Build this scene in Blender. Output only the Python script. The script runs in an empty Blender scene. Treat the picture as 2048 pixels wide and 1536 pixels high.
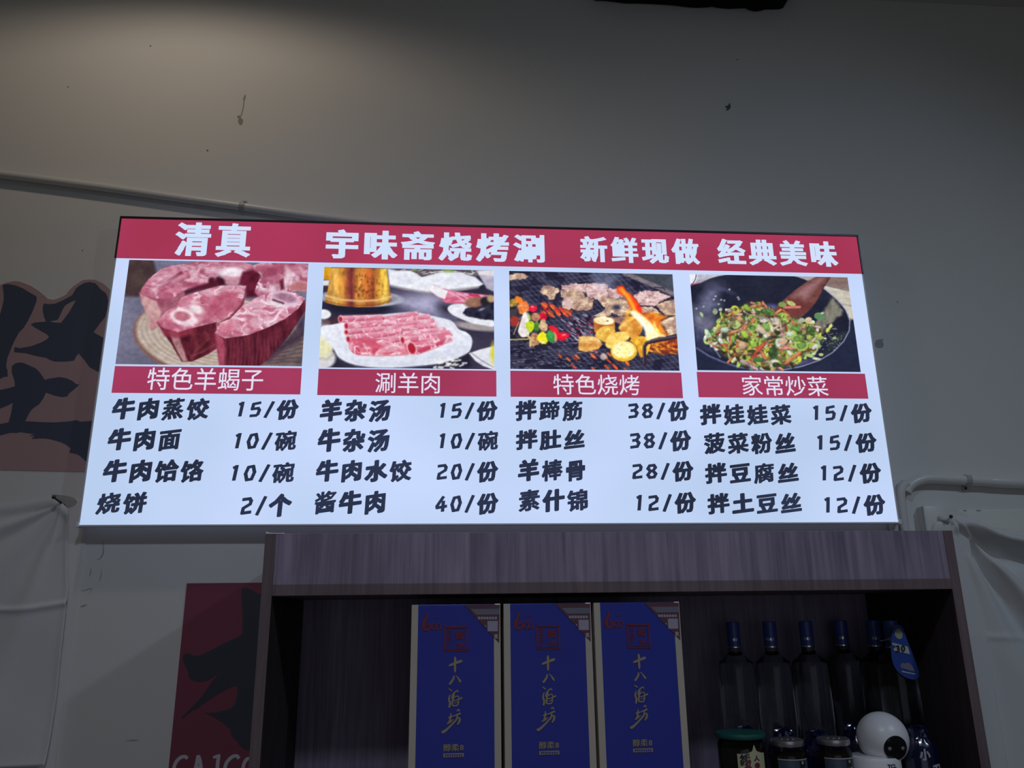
import bpy, bmesh, math, random
import numpy as np
from mathutils import Vector, Matrix

S = bpy.context.scene
COL = S.collection
PI = math.pi

# ------------------------------------------------------------------ camera
CAM = Vector((-0.1089, -1.6056, 1.6))
PITCH, YAW, ROLL = 0.28459, -0.08034, -0.01272
FPX = 1600.0
_f = Vector((-math.sin(YAW) * math.cos(PITCH), math.cos(YAW) * math.cos(PITCH), math.sin(PITCH)))
_r0 = Vector((math.cos(YAW), math.sin(YAW), 0))
_u0 = _r0.cross(_f)
CR = _r0 * math.cos(ROLL) + _u0 * math.sin(ROLL)
CU = _u0 * math.cos(ROLL) - _r0 * math.sin(ROLL)
cam = bpy.data.cameras.new('camera')
cam.sensor_width = 36.0
cam.lens = 36.0 * FPX / 2048.0
cam.clip_start = 0.02
cam_o = bpy.data.objects.new('camera', cam)
COL.objects.link(cam_o)
m3 = Matrix((CR, CU, -_f)).transposed()
cam_o.matrix_world = Matrix.Translation(CAM) @ m3.to_4x4()
S.camera = cam_o

# ------------------------------------------------------------------ world, lights, exposure
S.view_settings.view_transform = 'Standard'
S.view_settings.look = 'None'
S.view_settings.exposure = 0.0
S.view_settings.gamma = 1.0
S.view_settings.use_curve_mapping = False
world = bpy.data.worlds.new('world')
S.world = world
world.use_nodes = True
world.node_tree.nodes['Background'].inputs[0].default_value = (1.0, 1.0, 0.75, 1)
world.node_tree.nodes['Background'].inputs[1].default_value = 0.024


def spot(name, loc, target, energy, color, angle, blend, radius):
    l = bpy.data.lights.new(name, 'SPOT')
    l.energy = energy
    l.color = color
    l.spot_size = math.radians(angle)
    l.spot_blend = blend
    l.shadow_soft_size = radius
    o = bpy.data.objects.new(name, l)
    o.location = loc
    o.rotation_euler = (Vector(target) - Vector(loc)).to_track_quat('-Z', 'Y').to_euler()
    COL.objects.link(o)
    return o


CEIL = 3.10
spot('warm_downlight', (-0.73, -0.50, CEIL - 0.02), (-0.73, -0.42, 0), 4.45, (1.0, 0.83, 0.66), 166, 0.35, 0.035)
spot('cool_downlight_right', (1.60, -1.80, CEIL - 0.02), (0.46, -0.20, 1.2), 31.0, (0.63, 0.79, 1.0), 93, 1.0, 0.05)
spot('cool_downlight_middle', (-0.20, -1.80, CEIL - 0.02), (-0.10, -0.20, 1.0), 31.0, (0.76, 0.81, 1.0), 90, 1.0, 0.09)
al = bpy.data.lights.new('front_fill_light', 'AREA')  # unseen area lamp added in front as fill for cabinet interior and wall
al.energy = 3.5
al.color = (0.75, 0.78, 1.0)
al.shape = 'RECTANGLE'
al.size, al.size_y = 2.4, 1.6
alo = bpy.data.objects.new('front_fill_light', al)
alo.location = (0.2, -3.5, 1.3)
alo.rotation_euler = (Vector((0.1, 0, 1.3)) - alo.location).to_track_quat('-Z', 'Y').to_euler()
COL.objects.link(alo)


# ------------------------------------------------------------------ helpers
def at(px, py, Y):
    """world point where the view ray through a photo pixel meets the plane y = Y"""
    d = CR * ((px - 1024) / FPX) - CU * ((py - 768) / FPX) + _f
    return CAM + d * ((Y - CAM.y) / d.y)


def lin(c):
    return tuple((x / 255 / 12.92 if x / 255 <= 0.04045 else ((x / 255 + 0.055) / 1.055) ** 2.4) for x in c)


def lin4(c):
    return lin(c) + (1.0,)


def prop(o, label=None, cat=None, group=None, kind=None):
    if label:
        o['label'] = label
    if cat:
        o['category'] = cat
    if group:
        o['group'] = group
    if kind:
        o['kind'] = kind
    return o


def empty(name, loc, label, cat, group=None):
    o = bpy.data.objects.new(name, None)
    o.empty_display_size = 0.05
    COL.objects.link(o)
    o.location = loc
    return prop(o, label, cat, group)


def wpos(o):
    p = Vector((0, 0, 0))
    while o:
        p = p + o.location
        o = o.parent
    return p


def link(name, me, m, parent=None, loc=None):
    """link a mesh given in world coordinates; child/origin offsets are taken off"""
    o = bpy.data.objects.new(name, me)
    COL.objects.link(o)
    if m is not None:
        for x in (m if isinstance(m, (list, tuple)) else [m]):
            me.materials.append(x)
    base = Vector((0, 0, 0))
    if parent:
        o.parent = parent
        base = wpos(parent)
    if loc is not None:
        o.location = Vector(loc) - base
        base = Vector(loc)
    if base.length > 0:
        me.transform(Matrix.Translation(-base))
    return o


def done(name, bm, m, parent=None, loc=None, smooth=None):
    bmesh.ops.recalc_face_normals(bm, faces=bm.faces)
    me = bpy.data.meshes.new(name)
    bm.to_mesh(me)
    bm.free()
    if smooth is not None:
        me.shade_smooth()
        if smooth < 180:
            me.set_sharp_from_angle(angle=math.radians(smooth))
    return link(name, me, m, parent, loc)


def box(bm, a, b, bev=0.0):
    lo = Vector((min(a[0], b[0]), min(a[1], b[1]), min(a[2], b[2])))
    hi = Vector((max(a[0], b[0]), max(a[1], b[1]), max(a[2], b[2])))
    r = bmesh.ops.create_cube(bm, size=1.0)
    vs = r['verts']
    for v in vs:
        v.co = Vector((lo[k] + (v.co[k] + 0.5) * (hi[k] - lo[k]) for k in range(3)))
    if bev > 0:
        es = {e for v in vs for e in v.link_edges}
        bmesh.ops.bevel(bm, geom=list(es), offset=bev, segments=2, affect='EDGES', profile=0.5)


def tube(bm, pts, rad, n=14, caps=True):
    pts = [Vector(p) for p in pts]
    rads = rad if isinstance(rad, (list, tuple)) else [rad] * len(pts)
    rings = []
    up = None
    for i, p in enumerate(pts):
        t = (pts[min(i + 1, len(pts) - 1)] - pts[max(i - 1, 0)]).normalized()
        if up is None:
            up = t.orthogonal().normalized()
        else:
            up = (up - t * up.dot(t)).normalized()
        s = t.cross(up)
        rings.append([bm.verts.new(p + (up * math.cos(k * 2 * PI / n) + s * math.sin(k * 2 * PI / n)) * rads[i]) for k in range(n)])
    for a, b in zip(rings, rings[1:]):
        for k in range(n):
            bm.faces.new((a[k], a[(k + 1) % n], b[(k + 1) % n], b[k]))
    if caps:
        bm.faces.new(rings[0][::-1])
        bm.faces.new(rings[-1])


def lathe(bm, prof, c, n=32, caps=True):
    rings = []
    for r, z in prof:
        rings.append([bm.verts.new((c[0] + r * math.cos(k * 2 * PI / n), c[1] + r * math.sin(k * 2 * PI / n), c[2] + z)) for k in range(n)])
    for a, b in zip(rings, rings[1:]):
        for k in range(n):
            bm.faces.new((a[k], a[(k + 1) % n], b[(k + 1) % n], b[k]))
    if caps:
        bm.faces.new(rings[0][::-1])
        bm.faces.new(rings[-1])


def spline(pts, n=8):
    """Catmull-Rom through points"""
    P = [Vector(p) for p in pts]
    P = [P[0] * 2 - P[1]] + P + [P[-1] * 2 - P[-2]]
    out = []
    for i in range(1, len(P) - 2):
        for k in range(n):
            t = k / n
            a, b, c, d = P[i - 1], P[i], P[i + 1], P[i + 2]
            out.append(0.5 * ((2 * b) + (c - a) * t + (2 * a - 5 * b + 4 * c - d) * t * t + (3 * b - a - 3 * c + d) * t ** 3))
    out.append(P[-2])
    return out


def prism(bm, pts, Y0, Y1):
    """flat outline given as world (x, z) pairs, between y = Y0 (front) and Y1"""
    f = [bm.verts.new((p[0], Y0, p[1])) for p in pts]
    b = [bm.verts.new((p[0], Y1, p[1])) for p in pts]
    n = len(pts)
    bm.faces.new(f)
    bm.faces.new(b[::-1])
    for k in range(n):
        bm.faces.new((f[k], b[k], b[(k + 1) % n], f[(k + 1) % n]))


def px_xz(pts, Y, conv=lambda u, v: (u, v)):
    out = []
    for u, v in pts:
        p = at(*conv(u, v), Y)
        out.append((p.x, p.z))
    return out


def crop(x0, y0, s):
    return lambda u, v: (x0 + u / s, y0 + v / s)


def round_poly(pts, n=4):
    """closed Catmull-Rom through 2-D points"""
    N = len(pts)
    out = []
    for i in range(N):
        a, b, c, d = (np.array(pts[(i + k) % N], float) for k in (-1, 0, 1, 2))
        for k in range(n):
            t = k / n
            out.append(tuple(0.5 * ((2 * b) + (c - a) * t + (2 * a - 5 * b + 4 * c - d) * t * t + (3 * b - a - 3 * c + d) * t ** 3)))
    return out


# ------------------------------------------------------------------ materials
def mat(name, color, rough=0.6, metal=0.0, spec=0.5, noise=0.0, nscale=20.0, bump=0.0, bscale=200.0, stretch=(1, 1, 1), color2=None):
    m = bpy.data.materials.new(name)
    m.use_nodes = True
    nt = m.node_tree
    b = nt.nodes['Principled BSDF']
    b.inputs['Base Color'].default_value = color if len(color) == 4 else tuple(color) + (1,)
    b.inputs['Roughness'].default_value = rough
    b.inputs['Metallic'].default_value = metal
    b.inputs['Specular IOR Level'].default_value = spec
    if noise > 0 or color2:
        tc = nt.nodes.new('ShaderNodeTexCoord')
        mp = nt.nodes.new('ShaderNodeMapping')
        mp.inputs['Scale'].default_value = stretch
        nz = nt.nodes.new('ShaderNodeTexNoise')
        nz.inputs['Scale'].default_value = nscale
        nz.inputs['Detail'].default_value = 5
        mx = nt.nodes.new('ShaderNodeMix')
        mx.data_type = 'RGBA'
        c1 = tuple(color[:3])
        c2 = tuple(color2[:3]) if color2 else tuple(x * (1 - noise) for x in c1)
        mx.inputs[6].default_value = c1 + (1,)
        mx.inputs[7].default_value = c2 + (1,)
        nt.links.new(tc.outputs['Object'], mp.inputs[0])
        nt.links.new(mp.outputs[0], nz.inputs['Vector'])
        nt.links.new(nz.outputs[0], mx.inputs[0])
        nt.links.new(mx.outputs[2], b.inputs['Base Color'])
    if bump > 0:
        tc2 = nt.nodes.new('ShaderNodeTexCoord')
        n2 = nt.nodes.new('ShaderNodeTexNoise')
        n2.inputs['Scale'].default_value = bscale
        bp = nt.nodes.new('ShaderNodeBump')
        bp.inputs['Strength'].default_value = bump
        bp.inputs['Distance'].default_value = 0.002
        nt.links.new(tc2.outputs['Object'], n2.inputs['Vector'])
        nt.links.new(n2.outputs[0], bp.inputs['Height'])
        nt.links.new(bp.outputs[0], b.inputs['Normal'])
    return m


def emit(name, color, strength=1.0, color2=None, nscale=3.0):
    """backlit film: the colour it glows with, uneven like LED strips behind it"""
    m = bpy.data.materials.new(name)
    m.use_nodes = True
    nt = m.node_tree
    nt.nodes.clear()
    out = nt.nodes.new('ShaderNodeOutputMaterial')
    e = nt.nodes.new('ShaderNodeEmission')
    e.inputs[0].default_value = tuple(color) + (1,)
    e.inputs[1].default_value = strength
    nt.links.new(e.outputs[0], out.inputs[0])
    if color2:
        tc = nt.nodes.new('ShaderNodeTexCoord')
        nz = nt.nodes.new('ShaderNodeTexNoise')
        nz.inputs['Scale'].default_value = nscale
        nz.inputs['Detail'].default_value = 1.0
        rp = nt.nodes.new('ShaderNodeMapRange')
        rp.inputs[1].default_value = 0.35
        rp.inputs[2].default_value = 0.65
        mx = nt.nodes.new('ShaderNodeMix')
        mx.data_type = 'RGBA'
        mx.inputs[6].default_value = tuple(color) + (1,)
        mx.inputs[7].default_value = tuple(color2) + (1,)
        nt.links.new(tc.outputs['Object'], nz.inputs['Vector'])
        nt.links.new(nz.outputs[0], rp.inputs[0])
        nt.links.new(rp.outputs[0], mx.inputs[0])
        nt.links.new(mx.outputs[2], e.inputs[0])
    return m


def emit_attr(name):
    m = bpy.data.materials.new(name)
    m.use_nodes = True
    nt = m.node_tree
    nt.nodes.clear()
    out = nt.nodes.new('ShaderNodeOutputMaterial')
    e = nt.nodes.new('ShaderNodeEmission')
    a = nt.nodes.new('ShaderNodeAttribute')
    a.attribute_name = 'print'
    nt.links.new(a.outputs['Color'], e.inputs[0])
    nt.links.new(e.outputs[0], out.inputs[0])
    return m


def wood(name, c1, c2, rough=0.42):
    m = bpy.data.materials.new(name)
    m.use_nodes = True
    nt = m.node_tree
    b = nt.nodes['Principled BSDF']
    b.inputs['Roughness'].default_value = rough
    b.inputs['Specular IOR Level'].default_value = 0.35
    tc = nt.nodes.new('ShaderNodeTexCoord')
    mp = nt.nodes.new('ShaderNodeMapping')
    mp.inputs['Scale'].default_value = (1, 1, 0.035)
    nz = nt.nodes.new('ShaderNodeTexNoise')
    nz.inputs['Scale'].default_value = 150
    nz.inputs['Detail'].default_value = 6
    nz.inputs['Distortion'].default_value = 0.4
    mp2 = nt.nodes.new('ShaderNodeMapping')
    mp2.inputs['Scale'].default_value = (1, 1, 0.18)
    nz2 = nt.nodes.new('ShaderNodeTexNoise')
    nz2.inputs['Scale'].default_value = 14
    nz2.inputs['Detail'].default_value = 3
    nz2.inputs['Distortion'].default_value = 1.5
    ad = nt.nodes.new('ShaderNodeMath')
    ad.operation = 'ADD'
    mr = nt.nodes.new('ShaderNodeMapRange')
    mr.inputs[1].default_value = 0.72
    mr.inputs[2].default_value = 1.28
    mx = nt.nodes.new('ShaderNodeMix')
    mx.data_type = 'RGBA'
    mx.inputs[6].default_value = tuple(c1) + (1,)
    mx.inputs[7].default_value = tuple(c2) + (1,)
    L = nt.links.new
    L(tc.outputs['Object'], mp.inputs[0]); L(tc.outputs['Object'], mp2.inputs[0])
    L(mp.outputs[0], nz.inputs['Vector']); L(mp2.outputs[0], nz2.inputs['Vector'])
    L(nz.outputs[0], ad.inputs[0]); L(nz2.outputs[0], ad.inputs[1])
    L(ad.outputs[0], mr.inputs[0]); L(mr.outputs[0], mx.inputs[0])
    L(mx.outputs[2], b.inputs['Base Color'])
    return m


def glass(name, color=(0.9, 0.95, 1.0), rough=0.03, ior=1.45):
    m = bpy.data.materials.new(name)
    m.use_nodes = True
    b = m.node_tree.nodes['Principled BSDF']
    b.inputs['Base Color'].default_value = tuple(color) + (1,)
    b.inputs['Transmission Weight'].default_value = 1.0
    b.inputs['Roughness'].default_value = rough
    b.inputs['IOR'].default_value = ior
    return m


M = {
    'wall': mat('wall_paint', (0.74, 0.74, 0.72), 0.75, spec=0.25, noise=0.05, nscale=1.5, bump=0.06, bscale=60),
    'ceiling': mat('ceiling_paint', (0.62, 0.64, 0.60), 0.8, spec=0.2, noise=0.04, nscale=2),
    'floor': mat('floor_tile', (0.35, 0.33, 0.31), 0.4, noise=0.2, nscale=6),
    'stain': mat('wall_grime', (0.42, 0.38, 0.33), 0.9, noise=0.35, nscale=60),
    'stain_dark': mat('wall_dark_grime', (0.12, 0.13, 0.13), 0.9, noise=0.3, nscale=80),
    'patch': mat('bare_plaster', (0.40, 0.41, 0.41), 0.9, noise=0.25, nscale=60),
    'pvc': mat('white_pvc', (0.72, 0.72, 0.70), 0.32, spec=0.5, noise=0.05, nscale=8),
    'pvc2': mat('aged_pvc', (0.55, 0.55, 0.53), 0.4, spec=0.5, noise=0.1, nscale=20),
    'clip': mat('clip_plastic', (0.45, 0.45, 0.43), 0.4, noise=0.1, nscale=50),
    'screw': mat('dark_screw', (0.06, 0.06, 0.065), 0.45, metal=0.6, noise=0.2, nscale=200),
    'cloth': mat('white_sheet', (0.70, 0.71, 0.71), 0.75, spec=0.25, noise=0.08, nscale=6, bump=0.05, bscale=400),
    'film': glass('clear_film', (0.98, 0.98, 0.98), 0.15),
    'board': mat('white_board', (0.78, 0.80, 0.74), 0.5, noise=0.05, nscale=5),
    'decal_rose': mat('brown_rose_vinyl', (0.50, 0.33, 0.34), 0.5, noise=0.06, nscale=4),
    'decal_black': mat('black_vinyl', (0.080, 0.098, 0.15), 0.45, noise=0.1, nscale=5),
    'panel_red': mat('dark_red_print', (0.25, 0.055, 0.095), 0.5, noise=0.1, nscale=4),
    'panel_black': mat('black_print', (0.045, 0.055, 0.075), 0.5, noise=0.1, nscale=5),
    'panel_white': mat('white_print', (0.60, 0.60, 0.64), 0.6, noise=0.05, nscale=10),
    'frame_black': mat('black_aluminium', (0.03, 0.032, 0.036), 0.35, metal=0.3, noise=0.1, nscale=30),
    'frame_silver': mat('silver_aluminium', (0.55, 0.58, 0.62), 0.3, metal=0.9, noise=0.05, nscale=30),
    'frame_white': mat('white_frame_paint', (0.80, 0.82, 0.85), 0.35, noise=0.04, nscale=30),
    'tin': mat('white_tin_back', (0.6, 0.62, 0.66), 0.5, noise=0.05, nscale=10),
    'case': emit('white_case_added_glow', (0.085, 0.095, 0.15), 1.0),  # glow added to the case to brighten the band under the sign
    'wood': wood('dark_walnut_laminate', lin((172, 157, 178)), lin((126, 114, 134))),  # purplish tint puts some bluish sign glare into the walnut colour
    'wood_in': wood('dark_walnut_inside', lin((160, 150, 172)), lin((118, 110, 128)), 0.55),
    'wood_edge': wood('walnut_edge_band', lin((130, 113, 114)), lin((104, 90, 93)), 0.45),
    'wood_shade': wood('walnut_shade_tone', lin((74, 64, 66)), lin((54, 47, 50)), 0.6),  # same walnut made darker: interior shade put into the side face colour
    'dark': mat('black_fabric', (0.012, 0.015, 0.012), 0.9, spec=0.1, noise=0.3, nscale=60),
    'blue': mat('blue_carton', lin((43, 57, 166)), 0.38, spec=0.4, noise=0.05, nscale=8),
    'gold': mat('champagne_gold_card', lin((205, 195, 178)), 0.45, spec=0.5, noise=0.06, nscale=20, stretch=(8, 1, 0.4)),
    'goldtext': mat('gold_foil_text', lin((172, 158, 128)), 0.4, metal=0.15, noise=0.08, nscale=60),
    'redtext': mat('red_foil_text', lin((132, 44, 62)), 0.45, noise=0.08, nscale=60),
    'sticker': mat('maroon_sticker', lin((104, 66, 74)), 0.5, noise=0.1, nscale=60),
    'sticker_grey': mat('grey_sticker_band', lin((126, 122, 140)), 0.5, noise=0.1, nscale=60),
    'sticker_white': mat('pale_sticker_patch', lin((176, 168, 188)), 0.5, noise=0.08, nscale=200),
    'glass': glass('bottle_glass', (0.90, 0.93, 0.96), 0.06, 1.25),
    'capsule': mat('blue_capsule', lin((66, 92, 176)), 0.35, noise=0.1, nscale=50),
    'ring': mat('silver_ring', (0.8, 0.82, 0.85), 0.2, metal=0.9, noise=0.04, nscale=50),
    'tag': mat('blue_tag', lin((44, 76, 160)), 0.4, noise=0.15, nscale=30),
    'tag_pale': mat('pale_green_dot', lin((160, 165, 140)), 0.6, noise=0.1, nscale=60),
    'paper': mat('price_sticker', lin((190, 192, 190)), 0.6, noise=0.05, nscale=60),
    'ink': mat('black_ink', (0.02, 0.02, 0.025), 0.6, noise=0.1, nscale=60),
    'teal': mat('teal_lid', lin((30, 96, 88)), 0.4, noise=0.12, nscale=40),
    'jarglass': glass('jar_glass', (0.75, 0.72, 0.66), 0.05),
    'tea': mat('dark_tea_leaves', lin((58, 50, 46)), 0.9, noise=0.5, nscale=120, bump=0.5, bscale=250),
    'cream': mat('cream_label', lin((205, 200, 160)), 0.6, noise=0.06, nscale=40),
    'lidmetal': mat('silver_lid', (0.55, 0.55, 0.57), 0.3, metal=0.85, noise=0.06, nscale=60),
    'scene_label': mat('blue_landscape_label', lin((40, 66, 96)), 0.4, nscale=45, color2=lin((92, 98, 104)), stretch=(1, 1, 2.2)),
    'darkband': mat('dark_label_band', lin((30, 34, 46)), 0.5, noise=0.1, nscale=40),
    'foil': mat('navy_plastic_wrap', lin((16, 22, 60)), 0.16, spec=0.8, noise=0.25, nscale=30),
    'foilmark': mat('white_wrap_print', lin((180, 184, 196)), 0.3, noise=0.06, nscale=60),
    'white_gloss': mat('white_camera_plastic', (0.90, 0.90, 0.92), 0.33, spec=0.5, noise=0.02, nscale=20),
    'black_gloss': mat('black_lens_glass', (0.008, 0.008, 0.012), 0.12, spec=0.6, noise=0.1, nscale=20),
    'lens': mat('grey_lens', (0.30, 0.31, 0.33), 0.2, noise=0.1, nscale=90),
}

# ------------------------------------------------------------------ setting
ZC = CEIL


def plane_obj(name, verts, m):
    bm = bmesh.new()
    bm.faces.new([bm.verts.new(v) for v in verts])
    me = bpy.data.meshes.new(name)
    bm.to_mesh(me)
    bm.free()
    return prop(link(name, me, m), kind='structure')


bm = bmesh.new(); box(bm, (-2.6, 0.0, 0), (2.6, 0.12, ZC))
wall = prop(done('wall_back', bm, M['wall']), kind='structure')
bm = bmesh.new(); box(bm, (-2.6, -3.6, -0.1), (2.6, 0.12, 0))
prop(done('floor', bm, M['floor']), kind='structure')
bm = bmesh.new(); box(bm, (-2.6, -1.9, ZC), (2.6, 0.12, ZC + 0.1))
prop(done('ceiling', bm, M['ceiling']), kind='structure')


def wall_mark(name, pts_px, m, lab, n=3):
    bm = bmesh.new()
    prism(bm, px_xz(round_poly(pts_px, n), 0), -0.0006, 0.0003)
    o = done(name, bm, m, wall)
    o['label'] = lab
    return o


wall_mark('cobweb_smudge', [(474, 233), (481, 231), (482, 236), (486, 240), (485, 246), (482, 250), (479, 249), (476, 243), (477, 238)], M['stain'], 'grey smudge of cobweb on the wall')
wall_mark('cobweb_thread', [(490.5, 189), (491.5, 194), (489, 202), (487.6, 214), (485, 225), (483, 231), (481.6, 231), (484, 222), (486.2, 212), (487, 201), (486, 198)], M['stain'], 'thin dark thread above the smudge')
wall_mark('wall_scuff', [(1450, 213), (1456, 211), (1459, 206), (1461, 212), (1460, 217), (1455, 221), (1452, 220), (1454, 217)], M['stain_dark'], 'small black chip in the upper wall')
wall_mark('plaster_patch', [(1750, 686), (1753, 680), (1759, 679), (1767, 678), (1765, 682), (1767, 690), (1765, 695), (1757, 696), (1751, 693)], M['patch'], 'small bare plaster patch beside the menu sign')
for i, (x, y, r) in enumerate([(301, 92, 1.6), (415, 301, 2.0), (136, 174, 1.5), (1475, 119, 1.5), (165, 501, 1.3), (1795, 604, 1.4)]):
    wall_mark('speck', [(x + r * math.cos(k), y + r * math.sin(k) * 0.8) for k in (0, 1.2, 2.5, 3.8, 5.1)], M['stain_dark'], 'tiny dark speck on the wall', 1)


def wall_scratch(pts, w, lab):
    bm = bmesh.new()
    c = spline([at(a, b, 0) for a, b in pts], 5)
    for k in range(len(c) - 1):
        a, b = c[k], c[k + 1]
        t = (b - a).normalized()
        n = Vector((-t.z, 0, t.x)) * w * (0.35 + 0.65 * math.sin(PI * (k + 0.5) / (len(c) - 1)))
        bm.faces.new([bm.verts.new((q.x, -0.0006, q.z)) for q in (a + n, b + n, b - n, a - n)])
    o = done('paint_scratch', bm, M['patch'], wall)
    o['label'] = lab


wall_scratch([(206, 1082), (207, 1098), (206, 1108), (201, 1116), (194, 1120)], 0.0011, 'thin hooked scratch under the menu sign')
wall_scratch([(183, 1136), (181, 1146), (179, 1153)], 0.0008, 'short scratch under the menu sign')
wall_scratch([(204, 1138), (202, 1152), (199, 1164)], 0.0006, 'faint scratch under the menu sign')
wall_scratch([(161, 1213), (168, 1211.5), (174, 1209)], 0.0013, 'small flake on the lower left wall')
wall_scratch([(162, 1182), (172, 1180), (183, 1177), (181, 1188)], 0.0006, 'faint hairline scratch on the left wall')
wall_scratch([(252, 1481.5), (266, 1480.4), (279, 1480)], 0.0008, 'fine horizontal scratch low on the wall')

# ------------------------------------------------------------------ text from the built-in font
_gl = {}


def glyph(ch):
    """outline triangles and outline edges of one character, em = 1"""
    if ch in _gl:
        return _gl[ch]
    c = bpy.data.curves.new('glyph', 'FONT')
    c.body = ch
    c.size = 1.0
    c.resolution_u = 2
    o = bpy.data.objects.new('glyph', c)
    COL.objects.link(o)
    bpy.context.view_layer.update()
    dg = bpy.context.evaluated_depsgraph_get()
    ev = o.evaluated_get(dg)
    me = ev.to_mesh()
    V = np.array([v.co[:2] for v in me.vertices]) if len(me.vertices) else np.zeros((0, 2))
    T = [tuple(p.vertices) for p in me.polygons]
    cnt = {}
    for p in T:
        for k in range(len(p)):
            e = (min(p[k], p[(k + 1) % len(p)]), max(p[k], p[(k + 1) % len(p)]))
            cnt[e] = cnt.get(e, 0) + 1
    E = [e for e, n in cnt.items() if n == 1]
    ev.to_mesh_clear()
    bpy.data.objects.remove(o)
    bpy.data.curves.remove(c)
    _gl[ch] = (V, T, E)
    return _gl[ch]


def _ang(*lines):
    V, E = [], []
    for l in lines:
        i0 = len(V)
        V += l
        E += [(i0 + k, i0 + k + 1) for k in range(len(l) - 1)]
    return np.array(V), [], E


# chiselled figures of the price list
ANG = {
    '0': _ang([(.10, .36), (.20, .66), (.42, .68), (.50, .38), (.40, .06), (.18, .05), (.10, .36)]),
    '1': _ang([(.36, .70), (.30, .04)], [(.24, .63), (.35, .67)]),
    '2': _ang([(.12, .66), (.42, .66), (.49, .55), (.46, .42), (.16, .27), (.13, .06), (.50, .06)]),
    '3': _ang([(.10, .66), (.42, .66), (.48, .53), (.36, .38), (.48, .22), (.40, .06), (.10, .06)], [(.20, .38), (.36, .38)]),
    '4': _ang([(.38, .68), (.10, .28), (.11, .20), (.54, .22)], [(.40, .46), (.38, .02)]),
    '5': _ang([(.49, .68), (.18, .65), (.14, .40), (.42, .41), (.49, .30), (.44, .11), (.36, .05), (.10, .06)]),
    '8': _ang([(.20, .66), (.42, .66), (.49, .53), (.37, .38), (.24, .38), (.12, .53), (.20, .66)], [(.24, .38), (.11, .21), (.20, .06), (.42, .06), (.50, .21), (.37, .38)]),
    '/': _ang([(.44, .72), (.14, .0)]),
}


def text_geom(s, dx=0.0, dy=0.0, rise=0.0, lean=0.0, shrink=1.0, cap=0.7, ink=0.6, angular=False):
    """triangles/quads of a line of text, strokes fattened by (dx, dy); unit em"""
    verts, faces = [], []
    x = 0.0
    for ch in s:
        cjk = ord(ch) > 0x2000
        adv = 1.0 if cjk else (0.62 if ch != '/' else 0.55)
        if ch == ' ':
            x += 0.6
            continue
        V, T, E = ANG[ch] if angular and ch in ANG else glyph(ch)
        if len(V) == 0:
            x += adv
            continue
        V = V.copy()
        if not cjk:
            V[:, 0] += (adv - (V[:, 0].max() - V[:, 0].min())) / 2 - V[:, 0].min()
        V[:, 0] = adv / 2 + (V[:, 0] - adv / 2) * shrink
        V[:, 1] = 0.37 + (V[:, 1] - 0.37) * shrink
        L = sum(np.hypot(*(V[a] - V[b])) for a, b in E)
        k = min(1.0, ink / max(0.01, L * max(dx, dy))) if max(dx, dy) > 0 else 1
        ax, ay = dx * k, dy * k
        if angular and ch in ANG:
            ax, ay = dx * 1.2, dy * 1.35
        P = [(v[0], v[1], 0.0) for v in V]
        F = list(T)
        if ax > 0:
            for a, b in E:
                d = V[b] - V[a]
                l = np.hypot(*d)
                if l < 1e-5:
                    continue
                d = d / l
                nx, ny = -d[1], d[0]
                ext = d * np.array((ax, ay)) * cap
                o = np.array((nx * ax, ny * ay))
                i0 = len(P)
                for q in (V[a] - ext - o, V[b] + ext - o, V[b] + ext + o, V[a] - ext + o):
                    P.append((q[0], q[1], (len(F) + 1) * 1e-6))
                F.append((i0, i0 + 1, i0 + 2, i0 + 3))
        n0 = len(verts)
        for (px_, py_, pd) in P:
            cx, cy = px_ - adv / 2, py_ - 0.35
            verts.append((x + adv / 2 + cx + lean * cy, 0.35 + cy + rise * cx, pd))
        faces += [tuple(n0 + i for i in f) for f in F]
        x += adv
    return np.array(verts), faces


def text_obj(name, s, p0, p1, Y, m, parent, **kw):
    """fit a line of text between two photo corners (left-bottom, right-top) on plane Y"""
    V, F = text_geom(s, **kw)
    a, b = at(p0[0], p0[1], Y), at(p1[0], p1[1], Y)
    lo, hi = V.min(0), V.max(0)
    X = a.x + (V[:, 0] - lo[0]) / (hi[0] - lo[0]) * (b.x - a.x)
    Z = a.z + (V[:, 1] - lo[1]) / (hi[1] - lo[1]) * (b.z - a.z)
    me = bpy.data.meshes.new(name)
    me.from_pydata([(float(x), Y - float(d), float(z)) for x, z, d in zip(X, Z, V[:, 2])], [], F)
    me.update()
    return link(name, me, m, parent)


# ------------------------------------------------------------------ the lit menu sign
SY = -0.040          # face plane
SB = -0.024          # back of the box
SX0, SX1 = -0.8, 0.8
SZ0, SZ1 = 1.7738, 2.4163
sign = empty('menu_lightbox', (0, SY, SZ0), 'long glowing white menu sign with red header, four food photos and prices, on the wall', 'menu sign')
SKY = 0.0
FW = 0.005
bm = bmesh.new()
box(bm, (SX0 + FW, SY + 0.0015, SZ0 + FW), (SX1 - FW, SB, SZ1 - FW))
done('light_case', bm, M['case'], sign)['label'] = 'white plastic case with an added bluish glow'
E_white = emit('backlit_white_film', lin((200, 218, 254)), 1.0, lin((186, 207, 240)), 3.2)
E_red = emit('backlit_red_film', lin((174, 58, 94)), 1.0, lin((164, 54, 84)), 5)
E_red2 = emit('backlit_dark_red_film', lin((166, 60, 96)), 1.0, lin((156, 54, 86)), 5)
E_txt = emit('backlit_white_lettering', lin((208, 225, 252)))
E_cap = emit('backlit_pale_lettering', lin((226, 224, 246)))
E_ink = emit('backlit_dark_lettering', lin((46, 54, 80)), 1.0, lin((40, 46, 66)), 4)
E_photo = emit_attr('backlit_photo_print')
bm = bmesh.new()
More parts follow.
